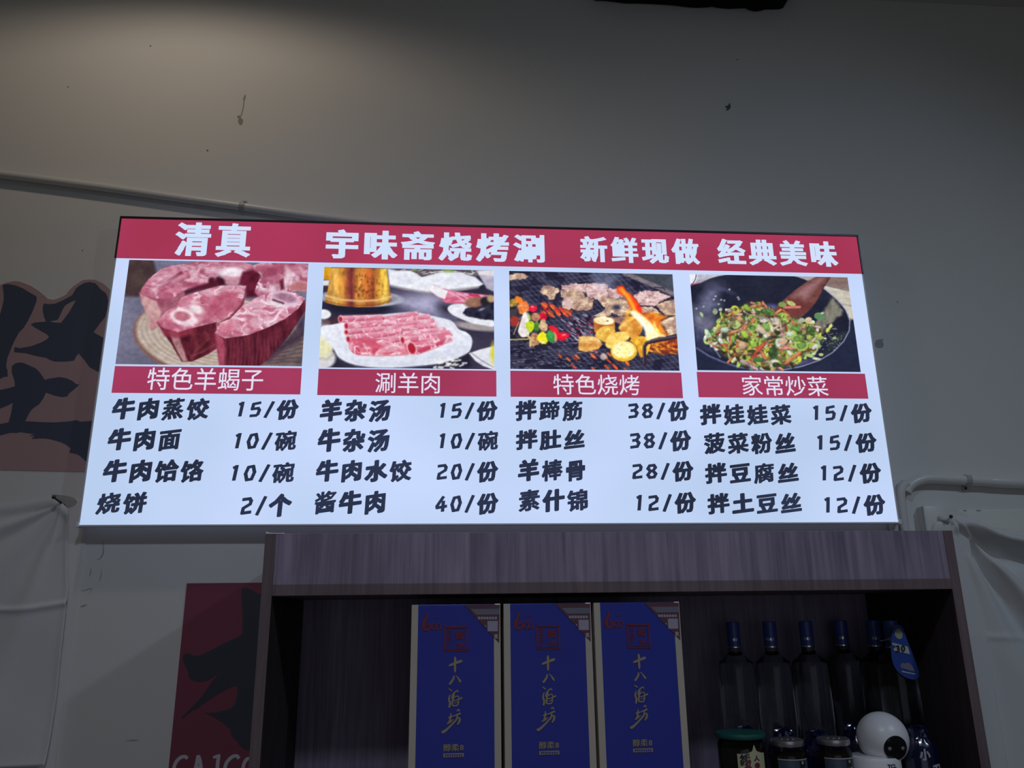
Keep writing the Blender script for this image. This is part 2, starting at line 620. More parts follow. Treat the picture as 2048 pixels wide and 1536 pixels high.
box(bm, (SX0 + FW * 0.6, SY, SZ0 + FW * 0.6), (SX1 - FW * 0.6, SY + 0.0015, SZ1 - FW * 0.6))
done('white_face', bm, E_white, sign)
c1, c2, c3, c4 = crop(140, 420, 3.938), crop(600, 440, 3.938), crop(1000, 440, 5.12), crop(1350, 440, 4.452)
zb = (at(230, 515, SY).z + at(1722, 549, SY).z) / 2
bm = bmesh.new()
box(bm, (SX0 + FW * 0.6, SY - 0.0006, zb), (SX1 - FW * 0.6, SY, SZ1 - FW * 0.6))
done('header_band', bm, E_red, sign)
# frame
bm = bmesh.new()
box(bm, (SX0, SY - 0.003, SZ1 - FW), (SX1, SB, SZ1), 0.0008)
done('frame_rail', bm, M['frame_black'], sign)['label'] = 'black top rail of the frame'
for x0, x1 in ((SX0, SX0 + FW * 0.7), (SX1 - FW * 0.7, SX1)):
    for za, zc, mm, lab in ((zb, SZ1 - FW, 'frame_black', 'black side rail beside the header'), (SZ0 + FW, zb, 'frame_white', 'pale side rail of the frame')):
        bm = bmesh.new()
        box(bm, (x0, SY - 0.003 if mm == 'frame_black' else SY - 0.0008, za), (x1, SB, zc), 0.0006)
        done('frame_rail', bm, M[mm], sign)['label'] = lab
bm = bmesh.new()
box(bm, (SX0 - 0.001, SY - 0.0012, SZ0), (SX1 + 0.001, SB, SZ0 + FW * 0.62), 0.0006)
for x in (SX0, SX1):
    box(bm, (x - 0.003, SY - 0.0035, SZ0 - 0.002), (x + 0.003, SB, SZ0 + 0.008), 0.001)
done('frame_rail', bm, M['frame_white'], sign)['label'] = 'white bottom rail of the frame'
for x in (-0.6, 0.6):
    bm = bmesh.new()
    box(bm, (x - 0.02, SB, SZ0 + 0.25), (x + 0.02, 0.0, SZ1 - 0.15))
    done('wall_bracket', bm, M['tin'], sign)

TY = SY - 0.0012


def bbox_text(name, s, cv, u0, v0, u1, v1, m, Y=TY, parent=sign, **kw):
    return text_obj(name, s, cv(u0, v1), cv(u1, v0), Y, m, parent, **kw)


HD = dict(dx=0.052, dy=0.027, cap=0.9, ink=0.36, shrink=0.87)
text_obj('header_lettering', '清真', c1(810, 362), c1(1440, 108), TY, E_txt, sign, **HD)
text_obj('header_lettering', '宇味斋烧烤涮', c2(197, 302), c2(1925, 112), TY, E_txt, sign, **HD)
text_obj('header_lettering', '新鲜现做', c3(822, 432), c3(2032, 192), TY, E_txt, sign, **HD)
text_obj('header_lettering', '经典美味', c4(385, 397), c4(1430, 190), TY, E_txt, sign, **HD)


def band(pTL, pTR, pBL, pBR):
    a = [at(*p, SY) for p in (pTL, pTR, pBL, pBR)]
    return (a[0].x + a[2].x) / 2, (a[1].x + a[3].x) / 2, (a[2].z + a[3].z) / 2, (a[0].z + a[1].z) / 2


caps = [
    (band(c1(355, 1228), c1(1828, 1247), c1(328, 1438), c1(1812, 1455)), '特色羊蝎子', c1(600, 1416), c1(1528, 1250)),
    (band(c2(148, 1170), c2(1545, 1190), c2(135, 1378), c2(1548, 1392)), '涮羊肉', c2(590, 1362), c2(1102, 1205)),
    (band((1020.8, 742), (1362, 745), (1021, 794), (1366, 796)), '特色烧烤', (1107, 789), (1278, 750)),
    (band((1393, 746), (1729, 745.5), (1398, 796.6), (1736.5, 795.5)), '家常炒菜', (1486, 791), (1653, 753)),
]
for (x0, x1, z0, z1), s, p0, p1 in caps:
    bm = bmesh.new()
    box(bm, (x0, SY - 0.0006, z0), (x1, SY, z1))
    b = done('caption_band', bm, E_red2, sign)
    text_obj('caption_lettering', s, p0, p1, TY, E_cap, b, dx=0.004, dy=0.003, cap=0.3)

d1, d2, d3, d4 = crop(140, 780, 4.096), crop(600, 780, 4.096), crop(1000, 780, 4.876), crop(1380, 760, 4.452)
MN = dict(dx=0.062, dy=0.046, rise=0.13, lean=0.04, cap=0.6, ink=0.36, shrink=0.88, angular=True)
rows = [
    (d1, '牛肉蒸饺', 333, 65, 1150, 250, '15/份', 1370, 75, 1880, 245),
    (d1, '牛肉面', 298, 313, 918, 503, '10/碗', 1345, 330, 1860, 500),
    (d1, '牛肉饸饹', 258, 568, 1105, 765, '10/碗', 1320, 590, 1843, 765),
    (d1, '烧饼', 203, 833, 640, 1023, '2/个', 1390, 848, 1825, 1043),
    (d2, '羊杂汤', 158, 72, 745, 262, '15/份', 1145, 85, 1620, 255),
    (d2, '牛杂汤', 140, 315, 737, 512, '10/碗', 1142, 333, 1622, 498),
    (d2, '牛肉水饺', 125, 570, 918, 760, '20/份', 1117, 580, 1625, 760),
    (d2, '酱牛肉', 115, 822, 705, 1025, '40/份', 1105, 840, 1627, 1025),
    (d3, '拌蹄筋', 150, 100, 803, 305, '38/份', 1255, 103, 1838, 305),
    (d3, '拌肚丝', 153, 385, 823, 590, '38/份', 1272, 390, 1860, 600),
    (d3, '羊棒骨', 175, 670, 828, 895, '28/份', 1290, 690, 1883, 897),
    (d3, '素什锦', 180, 962, 853, 1195, '12/份', 1337, 992, 1907, 1210),
    (d4, '拌娃娃菜', 93, 215, 890, 405, '15/份', 1110, 205, 1610, 385),
    (d4, '菠菜粉丝', 130, 468, 927, 663, '15/份', 1147, 468, 1653, 650),
    (d4, '拌豆腐丝', 138, 735, 955, 928, '12/份', 1180, 735, 1692, 925),
    (d4, '拌土豆丝', 160, 1003, 983, 1200, '12/份', 1212, 1015, 1730, 1212),
]
for cv, s, u0, v0, u1, v1, p, a0, b0, a1, b1 in rows:
    bbox_text('dish_name', s, cv, u0, v0, u1, v1, E_ink, **MN)
    bbox_text('dish_price', p, cv, a0, b0, a1, b1, E_ink, **MN)


# ------------------------------------------------------------------ printed food photographs (flat prints in the sign)
class Print:
    """a small painter: colours on a fine grid of points of the print; (u, v) are the print's own drawing units"""

    def __init__(self, rect, cv, cell=0.00125):
        self.x0, self.x1, self.z0, self.z1 = rect
        self.nx = int((self.x1 - self.x0) / cell) + 1
        self.nz = int((self.z1 - self.z0) / cell) + 1
        X, Z = np.meshgrid(np.linspace(self.x0, self.x1, self.nx), np.linspace(self.z0, self.z1, self.nz))
        self.X, self.Z = X, Z
        D = np.stack([X - CAM.x, np.full_like(X, SY - CAM.y), Z - CAM.z], -1)
        w = D @ np.array(_f)
        px = 1024 + FPX * (D @ np.array(CR)) / w
        py = 768 - FPX * (D @ np.array(CU)) / w
        o = np.array(cv(0, 0)); s = cv(1, 0)[0] - o[0]
        self.U, self.V = (px - o[0]) / s, (py - o[1]) / s
        self.C = np.zeros(X.shape + (3,))

    def noise(self, su, sv, seed, U=None, V=None, oct=1):
        U = self.U if U is None else U
        V = self.V if V is None else V
        tot, amp, den = 0, 1.0, 0.0
        for k in range(oct):
            g = np.random.RandomState(seed + k).rand(64, 64)
            x, y = U / su * 2 ** k + 500, V / sv * 2 ** k + 500
            xi, yi = np.floor(x).astype(int), np.floor(y).astype(int)
            fx, fy = x - xi, y - yi
            fx, fy = fx * fx * (3 - 2 * fx), fy * fy * (3 - 2 * fy)
            q = lambda i, j: g[(yi + j) % 64, (xi + i) % 64]
            tot = tot + amp * ((q(0, 0) * (1 - fx) + q(1, 0) * fx) * (1 - fy) + (q(0, 1) * (1 - fx) + q(1, 1) * fx) * fy)
            den += amp
            amp *= 0.5
        return tot / den

    def put(self, mask, col, idx, alpha=1.0):
        m = (mask * alpha)[:, None]
        U, V = self.U[idx], self.V[idx]
        c = col(U, V) if callable(col) else np.array(col, float)[None, :]
        self.C[idx] = self.C[idx] * (1 - m) + c * m

    def sel(self, u0, v0, u1, v1):
        return np.nonzero((self.U >= u0) & (self.U <= u1) & (self.V >= v0) & (self.V <= v1))

    def poly(self, pts, col, soft=4.0, rnd=False, alpha=1.0, wob=0.0, seed=1):
        if rnd:
            pts = round_poly(pts, 4)
        P = np.array(pts, float)
        g = soft + wob
        idx = self.sel(P[:, 0].min() - g, P[:, 1].min() - g, P[:, 0].max() + g, P[:, 1].max() + g)
        if len(idx[0]) == 0:
            return
        U, V = self.U[idx], self.V[idx]
        if wob:
            U = U + (self.noise(28, 28, seed, U, V, 2) - 0.5) * 2 * wob
            V = V + (self.noise(28, 28, seed + 9, U, V, 2) - 0.5) * 2 * wob
        ins = np.zeros(U.shape, bool)
        dist = np.full(U.shape, 1e9)
        for a, b in zip(P, np.roll(P, -1, 0)):
            if a[1] != b[1]:
                c = (a[1] > V) != (b[1] > V)
                ins ^= c & (U < (b[0] - a[0]) * (V - a[1]) / (b[1] - a[1]) + a[0])
            d = b - a
            t = np.clip(((U - a[0]) * d[0] + (V - a[1]) * d[1]) / max(1e-9, d @ d), 0, 1)
            dist = np.minimum(dist, np.hypot(U - a[0] - t * d[0], V - a[1] - t * d[1]))
        s = np.where(ins, dist, -dist)
        self.put(np.clip(s / soft * 0.5 + 0.5, 0, 1), col, idx, alpha)

    wobble = 0.0

    def ell(self, cx, cy, rx, ry, col, ang=0.0, soft=4.0, alpha=1.0, ring=None):
        R = max(rx, ry) * 1.3 + soft
        idx = self.sel(cx - R, cy - R, cx + R, cy + R)
        if len(idx[0]) == 0:
            return
        a = math.radians(ang)
        du, dv = self.U[idx] - cx, self.V[idx] - cy
        e, f = du * math.cos(a) + dv * math.sin(a), -du * math.sin(a) + dv * math.cos(a)
        q = np.hypot(e / rx, f / ry)
        if self.wobble and not ring:
            q = q * (1 + self.wobble * 2 * (self.noise(34, 34, int(cx * 7 + cy) % 997, self.U[idx], self.V[idx], 3) - 0.5))
        s = (1 - q) * min(rx, ry)
        if ring:
            s = ring - np.abs(s)
        self.put(np.clip(s / soft * 0.5 + 0.5, 0, 1), col, idx, alpha)

    def line(self, pts, w, col, soft=3.0, alpha=1.0):
        P = np.array(pts, float)
        g = w + soft
        idx = self.sel(P[:, 0].min() - g, P[:, 1].min() - g, P[:, 0].max() + g, P[:, 1].max() + g)
        if len(idx[0]) == 0:
            return
        U, V = self.U[idx], self.V[idx]
        dist = np.full(U.shape, 1e9)
        for a, b in zip(P[:-1], P[1:]):
            d = b - a
            t = np.clip(((U - a[0]) * d[0] + (V - a[1]) * d[1]) / max(1e-9, d @ d), 0, 1)
            dist = np.minimum(dist, np.hypot(U - a[0] - t * d[0], V - a[1] - t * d[1]))
        self.put(np.clip((w / 2 - dist) / soft * 0.5 + 0.5, 0, 1), col, idx, alpha)

    def tone(self, c1, c2, su=40, sv=40, seed=1, oct=3, con=1.6):
        c1, c2 = np.array(c1, float), np.array(c2, float)

        def fn(U, V):
            n = np.clip((self.noise(su, sv, seed, U, V, oct) - 0.5) * con + 0.5, 0, 1)[:, None]
            return c1 * (1 - n) + c2 * n
        return fn

    def veins(self, pts, col, su=90, sv=60, seed=5, t=0.035, alpha=0.8, rnd=False):
        """streaks of fat inside an outline, fading in and out"""
        P = np.array(pts, float)
        idx = self.sel(P[:, 0].min(), P[:, 1].min(), P[:, 0].max(), P[:, 1].max())
        U, V = self.U[idx], self.V[idx]
        ins = np.zeros(U.shape, bool)
        for a, b in zip(P, np.roll(P, -1, 0)):
            if a[1] != b[1]:
                c = (a[1] > V) != (b[1] > V)
                ins ^= c & (U < (b[0] - a[0]) * (V - a[1]) / (b[1] - a[1]) + a[0])
        U2 = U + 60 * (self.noise(80, 80, seed + 31, U, V, 3) - 0.5)
        V2 = V + 60 * (self.noise(80, 80, seed + 47, U, V, 3) - 0.5)
        n = self.noise(su, sv, seed, U2, V2, 4)
        w = t * (0.4 + 2.2 * self.noise(su * 0.8, sv * 0.8, seed + 13, U, V, 2))
        k = np.clip(1.3 - np.abs(n - 0.5) / w, 0, 1)
        k = k * np.clip(self.noise(su * 0.7, sv * 0.7, seed + 71, U, V, 2) * 3.2 - 1.1, 0, 1) * ins
        self.put(k, col, idx, alpha)
        pat = np.clip((self.noise(su * 1.1, sv * 0.9, seed + 91, U2, V2, 3) - 0.56) * 7, 0, 1) * ins
        self.put(pat, col, idx, alpha * 0.55)

    def tint(self, pts, col, a):
        """dull, uneven cast over one region of the print"""
        P = np.array(pts, float)
        idx = self.sel(P[:, 0].min(), P[:, 1].min(), P[:, 0].max(), P[:, 1].max())
        n = self.noise(44, 36, 205, self.U[idx], self.V[idx], 3)
        U, V = self.U[idx], self.V[idx]
        ins = np.zeros(U.shape, bool)
        for p, b in zip(P, np.roll(P, -1, 0)):
            if p[1] != b[1]:
                c = (p[1] > V) != (b[1] > V)
                ins ^= c & (U < (b[0] - p[0]) * (V - p[1]) / (b[1] - p[1]) + p[0])
        self.put(ins * 1.0, col, idx, a)
        self.put(np.clip((n - 0.52) * 5, 0, 1) * ins, (40, 38, 30), idx, 0.45)

    def build(self, label, grain=0.12, sat=1.0):
        grey = self.C.mean(-1, keepdims=True)
        self.C = grey + (self.C - grey) * sat
        g = 1 + grain * (self.noise(26, 20, 401, oct=4) - 0.5) * 2
        self.C = self.C * g[..., None]
        nx, nz = self.nx, self.nz
        me = bpy.data.meshes.new('food_photo')
        v = np.stack([self.X, np.full_like(self.X, SY - 0.0007), self.Z], -1).reshape(-1, 3)
        i = np.arange(nx * nz).reshape(nz, nx)
        q = np.stack([i[:-1, :-1], i[:-1, 1:], i[1:, 1:], i[1:, :-1]], -1).reshape(-1, 4)
        me.vertices.add(len(v)); me.vertices.foreach_set('co', v.astype(np.float32).ravel())
        me.loops.add(q.size); me.loops.foreach_set('vertex_index', q.astype(np.int32).ravel())
        me.polygons.add(len(q)); me.polygons.foreach_set('loop_start', np.arange(0, q.size, 4, dtype=np.int32))
        me.update(calc_edges=True)
        c = np.clip(self.C.reshape(-1, 3) / 255, 0, 1)
        c = np.where(c <= 0.04045, c / 12.92, ((c + 0.055) / 1.055) ** 2.4)
        at_ = me.attributes.new('print', 'FLOAT_COLOR', 'POINT')
        at_.data.foreach_set('color', np.concatenate([c, np.ones((len(c), 1))], 1).astype(np.float32).ravel())
        o = link('food_photo', me, E_photo, sign)
        o['label'] = label
        return o


# --- photo of raw lamb spine on a wooden round
def photo_meat():
    P = Print(band(c1(470, 390), c1(1875, 427), c1(357, 1213), c1(1830, 1233)), c1)
    T = P.tone
    ALL = P.sel(-9e9, -9e9, 9e9, 9e9)
    one = np.ones(len(ALL[0]))
    P.put(one, T((100, 98, 124), (124, 122, 152), 300, 300, 3), ALL)
    P.poly([(440, 380), (655, 385), (690, 520), (640, 690), (430, 680)], T((48, 32, 40), (84, 62, 62), 120, 160, 8), 14)
    P.ell(560, 560, 60, 60, (92, 74, 66), soft=50, alpha=0.6)
    # slab
    P.ell(1180, 1010, 685, 335, (134, 92, 84), 6, 8)
    P.ell(1190, 1000, 668, 318, T((206, 190, 178), (188, 166, 150), 90, 60, 12), 6, 8)
    for k in range(9):
        P.ell(1200, 985, 640 - 46 * k, 300 - 26 * k, (150, 126, 114), 6, 5, 0.5, ring=3.0 + (k % 3))
    P.poly([(1470, 1240), (1500, 1150), (1640, 1060), (1850, 940), (1850, 1250)], T((120, 98, 98), (76, 60, 72), 120, 16, 17), 30, alpha=0.85)
    for k in range(7):
        P.line([(1480, 1225 - k * 20), (1640, 1200 - k * 22), (1850, 1185 - k * 34)], 6, (74, 58, 62), 6, 0.6)
    pink, pink2 = (206, 110, 140), (168, 66, 98)
    # back left piece
    sideA = [(550, 655), (640, 690), (740, 705), (880, 640), (940, 630), (900, 700), (860, 780), (770, 850), (700, 915), (640, 950), (612, 830), (575, 740)]
    P.poly(sideA, T((150, 60, 88), (176, 104, 122), 60, 60, 21), 6)
    P.poly([(548, 655), (610, 690), (680, 720), (720, 800), (700, 915), (640, 950), (600, 810), (565, 730)], T((222, 176, 172), (190, 120, 130), 50, 70, 22), 10)
    topA = [(550, 660), (570, 610), (620, 545), (720, 465), (800, 440), (880, 430), (1000, 408), (1200, 403), (1360, 408), (1430, 430), (1470, 470), (1500, 510), (1440, 560), (1290, 590), (1200, 560), (1130, 580), (930, 620), (880, 650), (800, 700), (740, 705), (640, 690)]
    P.poly(topA, T(pink, pink2, 90, 45, 23), 6)
    P.veins(topA, (236, 196, 212), 150, 60, 24, 0.06, 0.75)
    P.poly([(880, 480), (895, 505), (800, 570), (740, 610), (700, 615), (760, 560)], (140, 36, 70), 8)
    P.line([(640, 640), (760, 570), (900, 520)], 26, (228, 180, 196), 22, 0.8)
    P.ell(755, 522, 60, 22, (222, 170, 190), -20, 20, 0.9)
    P.poly([(900, 640), (1000, 600), (1120, 570), (1150, 545), (1220, 550), (1230, 590), (1180, 600), (1000, 640), (910, 670)], (92, 24, 46), 10)
    P.ell(1190, 548, 34, 40, (66, 18, 36), 0, 10)
    P.ell(1115, 560, 26, 30, (84, 22, 42), 0, 10)
    P.ell(1268, 495, 100, 44, (238, 216, 232), -4, 12)
    P.ell(1290, 480, 50, 18, (246, 236, 244), -4, 12)
    P.poly([(1200, 520), (1330, 530), (1360, 590), (1290, 600), (1230, 580)], (206, 140, 160), 14, alpha=0.9)
    P.poly([(1360, 490), (1440, 470), (1500, 500), (1500, 600), (1490, 680), (1440, 690), (1385, 690), (1385, 600), (1330, 590)], T((120, 28, 56), (84, 18, 38), 60, 60, 26), 12)
    # back right piece
    B = [(1440, 440), (1500, 415), (1600, 405), (1880, 425), (1870, 640), (1750, 640), (1660, 640), (1600, 660), (1500, 695), (1455, 650), (1470, 590), (1510, 520)]
    P.poly(B, T((202, 120, 148), (160, 62, 92), 70, 60, 27), 8)
    P.veins(B, (240, 214, 230), 120, 110, 28, 0.07, 0.9)
    P.poly([(1700, 440), (1760, 500), (1730, 580), (1690, 640), (1650, 620), (1690, 540)], (234, 206, 220), 18, alpha=0.8)
    P.line([(1480, 470), (1580, 440), (1680, 435)], 26, (196, 88, 120), 16, 0.8)
    P.poly([(1660, 640), (1650, 560), (1680, 540), (1690, 620)], (110, 30, 54), 10)
    P.poly([(1720, 600), (1800, 560), (1870, 580), (1870, 640), (1740, 640)], (190, 110, 116), 14)
    # middle piece
    sideC = [(685, 885), (720, 920), (850, 965), (980, 925), (1155, 875), (1160, 1090), (1100, 1130), (1040, 1160), (960, 1195), (880, 1195), (840, 1130), (800, 1060), (745, 980)]
    P.poly(sideC, T((128, 36, 56), (74, 20, 34), 60, 50, 31), 5)
    P.poly([(780, 960), (850, 965), (880, 1060), (930, 1190), (890, 1195), (830, 1080)], T((196, 148, 152), (150, 84, 92), 30, 40, 33), 8)
    P.line([(970, 980), (1010, 1080), (960, 1170)], 18, (150, 64, 66), 14, 0.5)
    P.line([(1060, 960), (1100, 1010), (990, 1110)], 14, (160, 76, 74), 14, 0.4)
    P.line([(1140, 1060), (1040, 1120), (950, 1150)], 10, (170, 84, 88), 10, 0.45)
    topC = [(685, 885), (760, 800), (840, 755), (880, 690), (960, 660), (1080, 625), (1180, 598), (1290, 592), (1388, 600), (1370, 690), (1330, 760), (1260, 840), (1150, 885), (980, 925), (850, 965), (740, 935)]
    P.poly(topC, T((212, 118, 146), (180, 76, 106), 80, 60, 34), 5)
    P.veins(topC, (244, 212, 224), 110, 80, 35, 0.05, 0.85)
    P.poly([(1080, 780), (1130, 690), (1220, 640), (1330, 650), (1300, 750), (1200, 830), (1090, 850)], T((186, 74, 104), (204, 104, 134), 40, 40, 36), 14)
    P.poly([(1260, 840), (1330, 760), (1370, 690), (1388, 605), (1370, 740), (1300, 850), (1180, 930), (1150, 900)], (140, 40, 66), 8)
    P.ell(890, 842, 100, 66, (240, 212, 222), 10, 10)
    P.ell(885, 838, 64, 38, T((186, 88, 112), (208, 120, 140), 30, 30, 37), 10, 8)
    P.ell(1000, 785, 52, 34, (240, 222, 226), 20, 14)
    P.ell(960, 885, 70, 24, (240, 210, 222), -20, 14)
    P.poly([(690, 885), (740, 935), (850, 965), (960, 930), (960, 980), (850, 1010), (740, 990)], (156, 44, 70), 14, alpha=0.8)
    # front right piece
    sideD = [(1143, 970), (1220, 1010), (1400, 985), (1560, 920), (1700, 850), (1850, 700), (1858, 790), (1740, 970), (1640, 1100), (1560, 1180), (1480, 1240), (1180, 1240), (1160, 1100)]
    P.poly(sideD, T((126, 38, 58), (80, 20, 38), 26, 110, 41), 5)
    for k in range(16):
        u = 1200 + k * 30
        P.line([(u, 1010 + 5 * (k % 3)), (u + 6, 1120), (u - 4, 1225)], 5, (146, 60, 78), 5, 0.5)
    P.poly([(1143, 970), (1200, 1000), (1230, 1100), (1215, 1240), (1178, 1240), (1160, 1100)], T((186, 72, 100), (168, 60, 88), 30, 60, 42), 12)
    P.poly([(1600, 1130), (1740, 970), (1850, 820), (1850, 1000), (1700, 1090), (1560, 1190)], (58, 40, 62), 20, alpha=0.8)
    topD = [(1143, 970), (1180, 890), (1260, 860), (1350, 765), (1450, 700), (1580, 645), (1690, 640), (1790, 660), (1850, 700), (1800, 775), (1700, 855), (1560, 925), (1400, 985), (1220, 1012)]
    P.poly(topD, T((214, 118, 146), (186, 84, 116), 70, 50, 43), 5)
    P.veins(topD, (246, 216, 230), 120, 70, 44, 0.05, 0.95)
    P.veins(topD, (244, 212, 226), 70, 60, 49, 0.035, 0.7)
    P.ell(1690, 705, 120, 62, (226, 184, 208), 12, 14)
    P.ell(1695, 692, 84, 36, T((160, 104, 136), (178, 124, 152), 24, 24, 45), 10, 10)
    P.ell(1630, 735, 70, 32, (242, 222, 234), 14, 14)
    P.line([(1600, 708), (1640, 722), (1680, 735)], 14, (92, 22, 48), 8)
    P.poly([(1160, 905), (1260, 870), (1330, 880), (1280, 960), (1170, 985)], (214, 108, 136), 24, alpha=0.7)
    P.build('photo of raw lamb chunks on a round of wood', 0.12, 0.84)


def photo_hotpot():
    P = Print(band(c2(190, 365), c2(1523, 405), c2(150, 1160), c2(1533, 1178)), c2)
    T = P.tone
    ALL = P.sel(-9e9, -9e9, 9e9, 9e9)
    P.put(np.ones(len(ALL[0])), T((40, 38, 58), (66, 60, 82), 200, 200, 3), ALL)
    P.poly([(720, 620), (1000, 590), (1180, 660), (1220, 760), (1100, 800), (850, 720), (700, 730)], (168, 164, 200), 90, alpha=0.9)
    P.ell(960, 650, 190, 50, (196, 194, 224), -10, 60, 0.7)
    P.ell(1150, 700, 60, 40, (30, 28, 44), 20, 40, 0.9)
    # backdrop dishes
    P.poly([(690, 365), (1400, 395), (1400, 440), (690, 430)], T((70, 56, 66), (130, 120, 120), 60, 30, 9), 12)
    P.poly([(690, 385), (760, 400), (870, 400), (960, 450), (1040, 430), (1140, 405), (1250, 410), (1380, 450), (1445, 505), (1400, 530), (1300, 550), (1000, 575), (820, 545), (705, 515)], T((244, 246, 252), (220, 222, 238), 140, 40, 10), 8)
    for k in range(30):
        r = random.Random(k)
        u, v = r.uniform(720, 1380), r.uniform(395, 430)
        P.line([(u, v), (u + r.uniform(10, 50), v + r.uniform(-14, 14))], 5, (238, 240, 246), 4, 0.8)
    P.line([(705, 518), (850, 550), (1000, 574), (1180, 556), (1400, 532)], 16, (150, 138, 148), 10, 0.9)
    P.ell(1170, 405, 34, 10, (150, 180, 90), 0, 8)
    P.ell(905, 395, 20, 8, (130, 150, 90), 0, 8)
    P.poly([(1385, 400), (1535, 400), (1535, 570), (1470, 540), (1430, 470)], T((206, 202, 220), (170, 164, 186), 100, 60, 12), 8)
    P.poly([(1400, 400), (1535, 395), (1535, 440), (1410, 432)], (226, 222, 228), 8)
    P.poly([(180, 365), (250, 365), (240, 470), (180, 470)], T((244, 190, 40), (200, 130, 30), 30, 30, 14), 8)
    P.poly([(175, 478), (235, 474), (228, 520), (175, 520)], (226, 228, 236), 8)
    P.poly([(175, 520), (230, 520), (215, 600), (172, 600)], (60, 50, 60), 10)
    # saucer + pot
    P.ell(470, 690, 330, 66, (32, 32, 52), 3, 26)
    P.ell(480, 618, 326, 66, (196, 200, 216), 2, 6)
    P.ell(478, 612, 308, 56, (134, 138, 156), 2, 8)

    def copper(U, V):
        t = (U - 235) / 480.0
        st = [(0, (196, 140, 66)), (0.08, (238, 186, 92)), (0.2, (208, 144, 60)), (0.3, (150, 74, 56)), (0.36, (116, 44, 52)), (0.44, (196, 128, 58)), (0.52, (222, 148, 66)), (0.62, (206, 110, 50)), (0.72, (160, 84, 48)), (0.82, (214, 160, 62)), (0.92, (252, 212, 90)), (1.0, (150, 100, 60))]
        xs = [a for a, _ in st]
        c = np.stack([np.interp(t, xs, [b[k] for _, b in st]) for k in range(3)], -1)
        n = P.noise(26, 60, 77, U, V, 3)[:, None]
        return c * (0.72 + 0.56 * n)
    P.poly([(240, 362), (682, 372), (700, 500), (722, 625), (690, 660), (590, 682), (450, 688), (300, 675), (215, 655), (195, 640), (212, 590), (230, 480)], copper, 4)
    P.line([(205, 596), (320, 628), (470, 640), (620, 632), (716, 604)], 14, (242, 208, 150), 8, 0.85)
    P.line([(198, 640), (320, 668), (470, 676), (620, 668), (716, 636)], 10, (120, 62, 44), 8, 0.7)
    P.poly([(250, 364), (680, 372), (680, 384), (250, 376)], (58, 38, 40), 5)
    for k in range(60):
        r = random.Random(900 + k)
        P.ell(r.gauss(520, 60), r.uniform(420, 600), r.uniform(3, 9), r.uniform(3, 10), (112, 50, 40), 0, 5, 0.6)
    # left side dishes
    P.ell(185, 745, 58, 40, (236, 236, 244), 0, 6)
    P.ell(188, 812, 52, 28, (226, 228, 238), 0, 6)
    P.poly([(165, 780), (330, 760), (320, 830), (165, 840)], T((92, 56, 56), (60, 42, 56), 60, 40, 15), 16, alpha=0.8)
    P.ell(185, 745, 50, 34, (238, 238, 246), 0, 6)
    P.ell(150, 1090, 130, 90, (216, 214, 220), 0, 10)
    P.ell(190, 960, 86, 118, T((238, 234, 196), (222, 220, 176), 80, 80, 16), 10, 12)
    P.ell(200, 890, 60, 50, (246, 246, 236), 0, 30, 0.8)
    P.line([(160, 1090), (210, 1100), (262, 1060)], 14, (190, 176, 140), 10, 0.8)
    # right plate with dark fungus
    P.poly([(1010, 545), (1040, 508), (1110, 535), (1200, 560), (1340, 578), (1480, 592), (1540, 600), (1540, 660), (1300, 660), (1150, 655), (1080, 600)], T((206, 84, 118), (228, 150, 178), 60, 16, 17), 5)
    P.poly([(1008, 545), (1040, 508), (1110, 535), (1165, 560), (1140, 625), (1080, 600)], (240, 238, 244), 6)
    for k in range(5):
        P.line([(1180 + k * 60, 572 + k * 6), (1240 + k * 62, 600 + k * 6), (1300 + k * 50, 650)], 10, (240, 204, 220), 8, 0.8)
    P.line([(1340, 590), (1400, 600), (1440, 640)], 22, (180, 24, 60), 10, 0.8)
    P.ell(1400, 840, 190, 32, (166, 156, 160), 6, 10)
    P.poly([(1162, 700), (1185, 672), (1240, 660), (1330, 665), (1535, 700), (1535, 832), (1450, 830), (1350, 812), (1250, 772), (1190, 740)], T((246, 247, 252), (222, 224, 238), 120, 60, 18), 6, True)
    P.poly([(1278, 735), (1300, 700), (1360, 675), (1450, 660), (1540, 640), (1540, 800), (1460, 785), (1370, 772), (1310, 758)], T((26, 26, 44), (58, 56, 78), 40, 30, 19), 7, wob=8)
    P.ell(1372, 650, 78, 40, T((166, 120, 96), (120, 82, 76), 40, 30, 20), -6, 8)
    P.ell(1460, 640, 40, 36, (40, 36, 44), 0, 10)
    P.ell(1500, 620, 26, 26, (180, 160, 110), 0, 10)
    P.ell(1430, 705, 22, 8, (150, 150, 170), -20, 6)
    # big white plate
    P.poly([(150, 860), (300, 815), (420, 780), (650, 745), (900, 728), (1060, 760), (1190, 795), (1250, 860), (1310, 885), (1352, 930), (1350, 1000), (1320, 1050), (1240, 1090), (1100, 1130), (900, 1152), (650, 1165), (430, 1140), (310, 1085), (262, 1010)], T((244, 246, 253), (222, 225, 240), 220, 120, 23), 6, True)
    P.poly([(270, 1010), (400, 1060), (640, 1100), (900, 1090), (1150, 1010), (1300, 930), (1345, 960), (1300, 1040), (1100, 1120), (800, 1155), (450, 1140), (320, 1085)], T((226, 229, 243), (206, 210, 230), 300, 60, 24), 26, alpha=0.8)
    P.line([(1180, 800), (1240, 880), (1330, 940)], 14, (206, 210, 230), 12, 0.8)
    P.line([(300, 860), (330, 960), (380, 1030)], 14, (212, 215, 232), 14, 0.8)
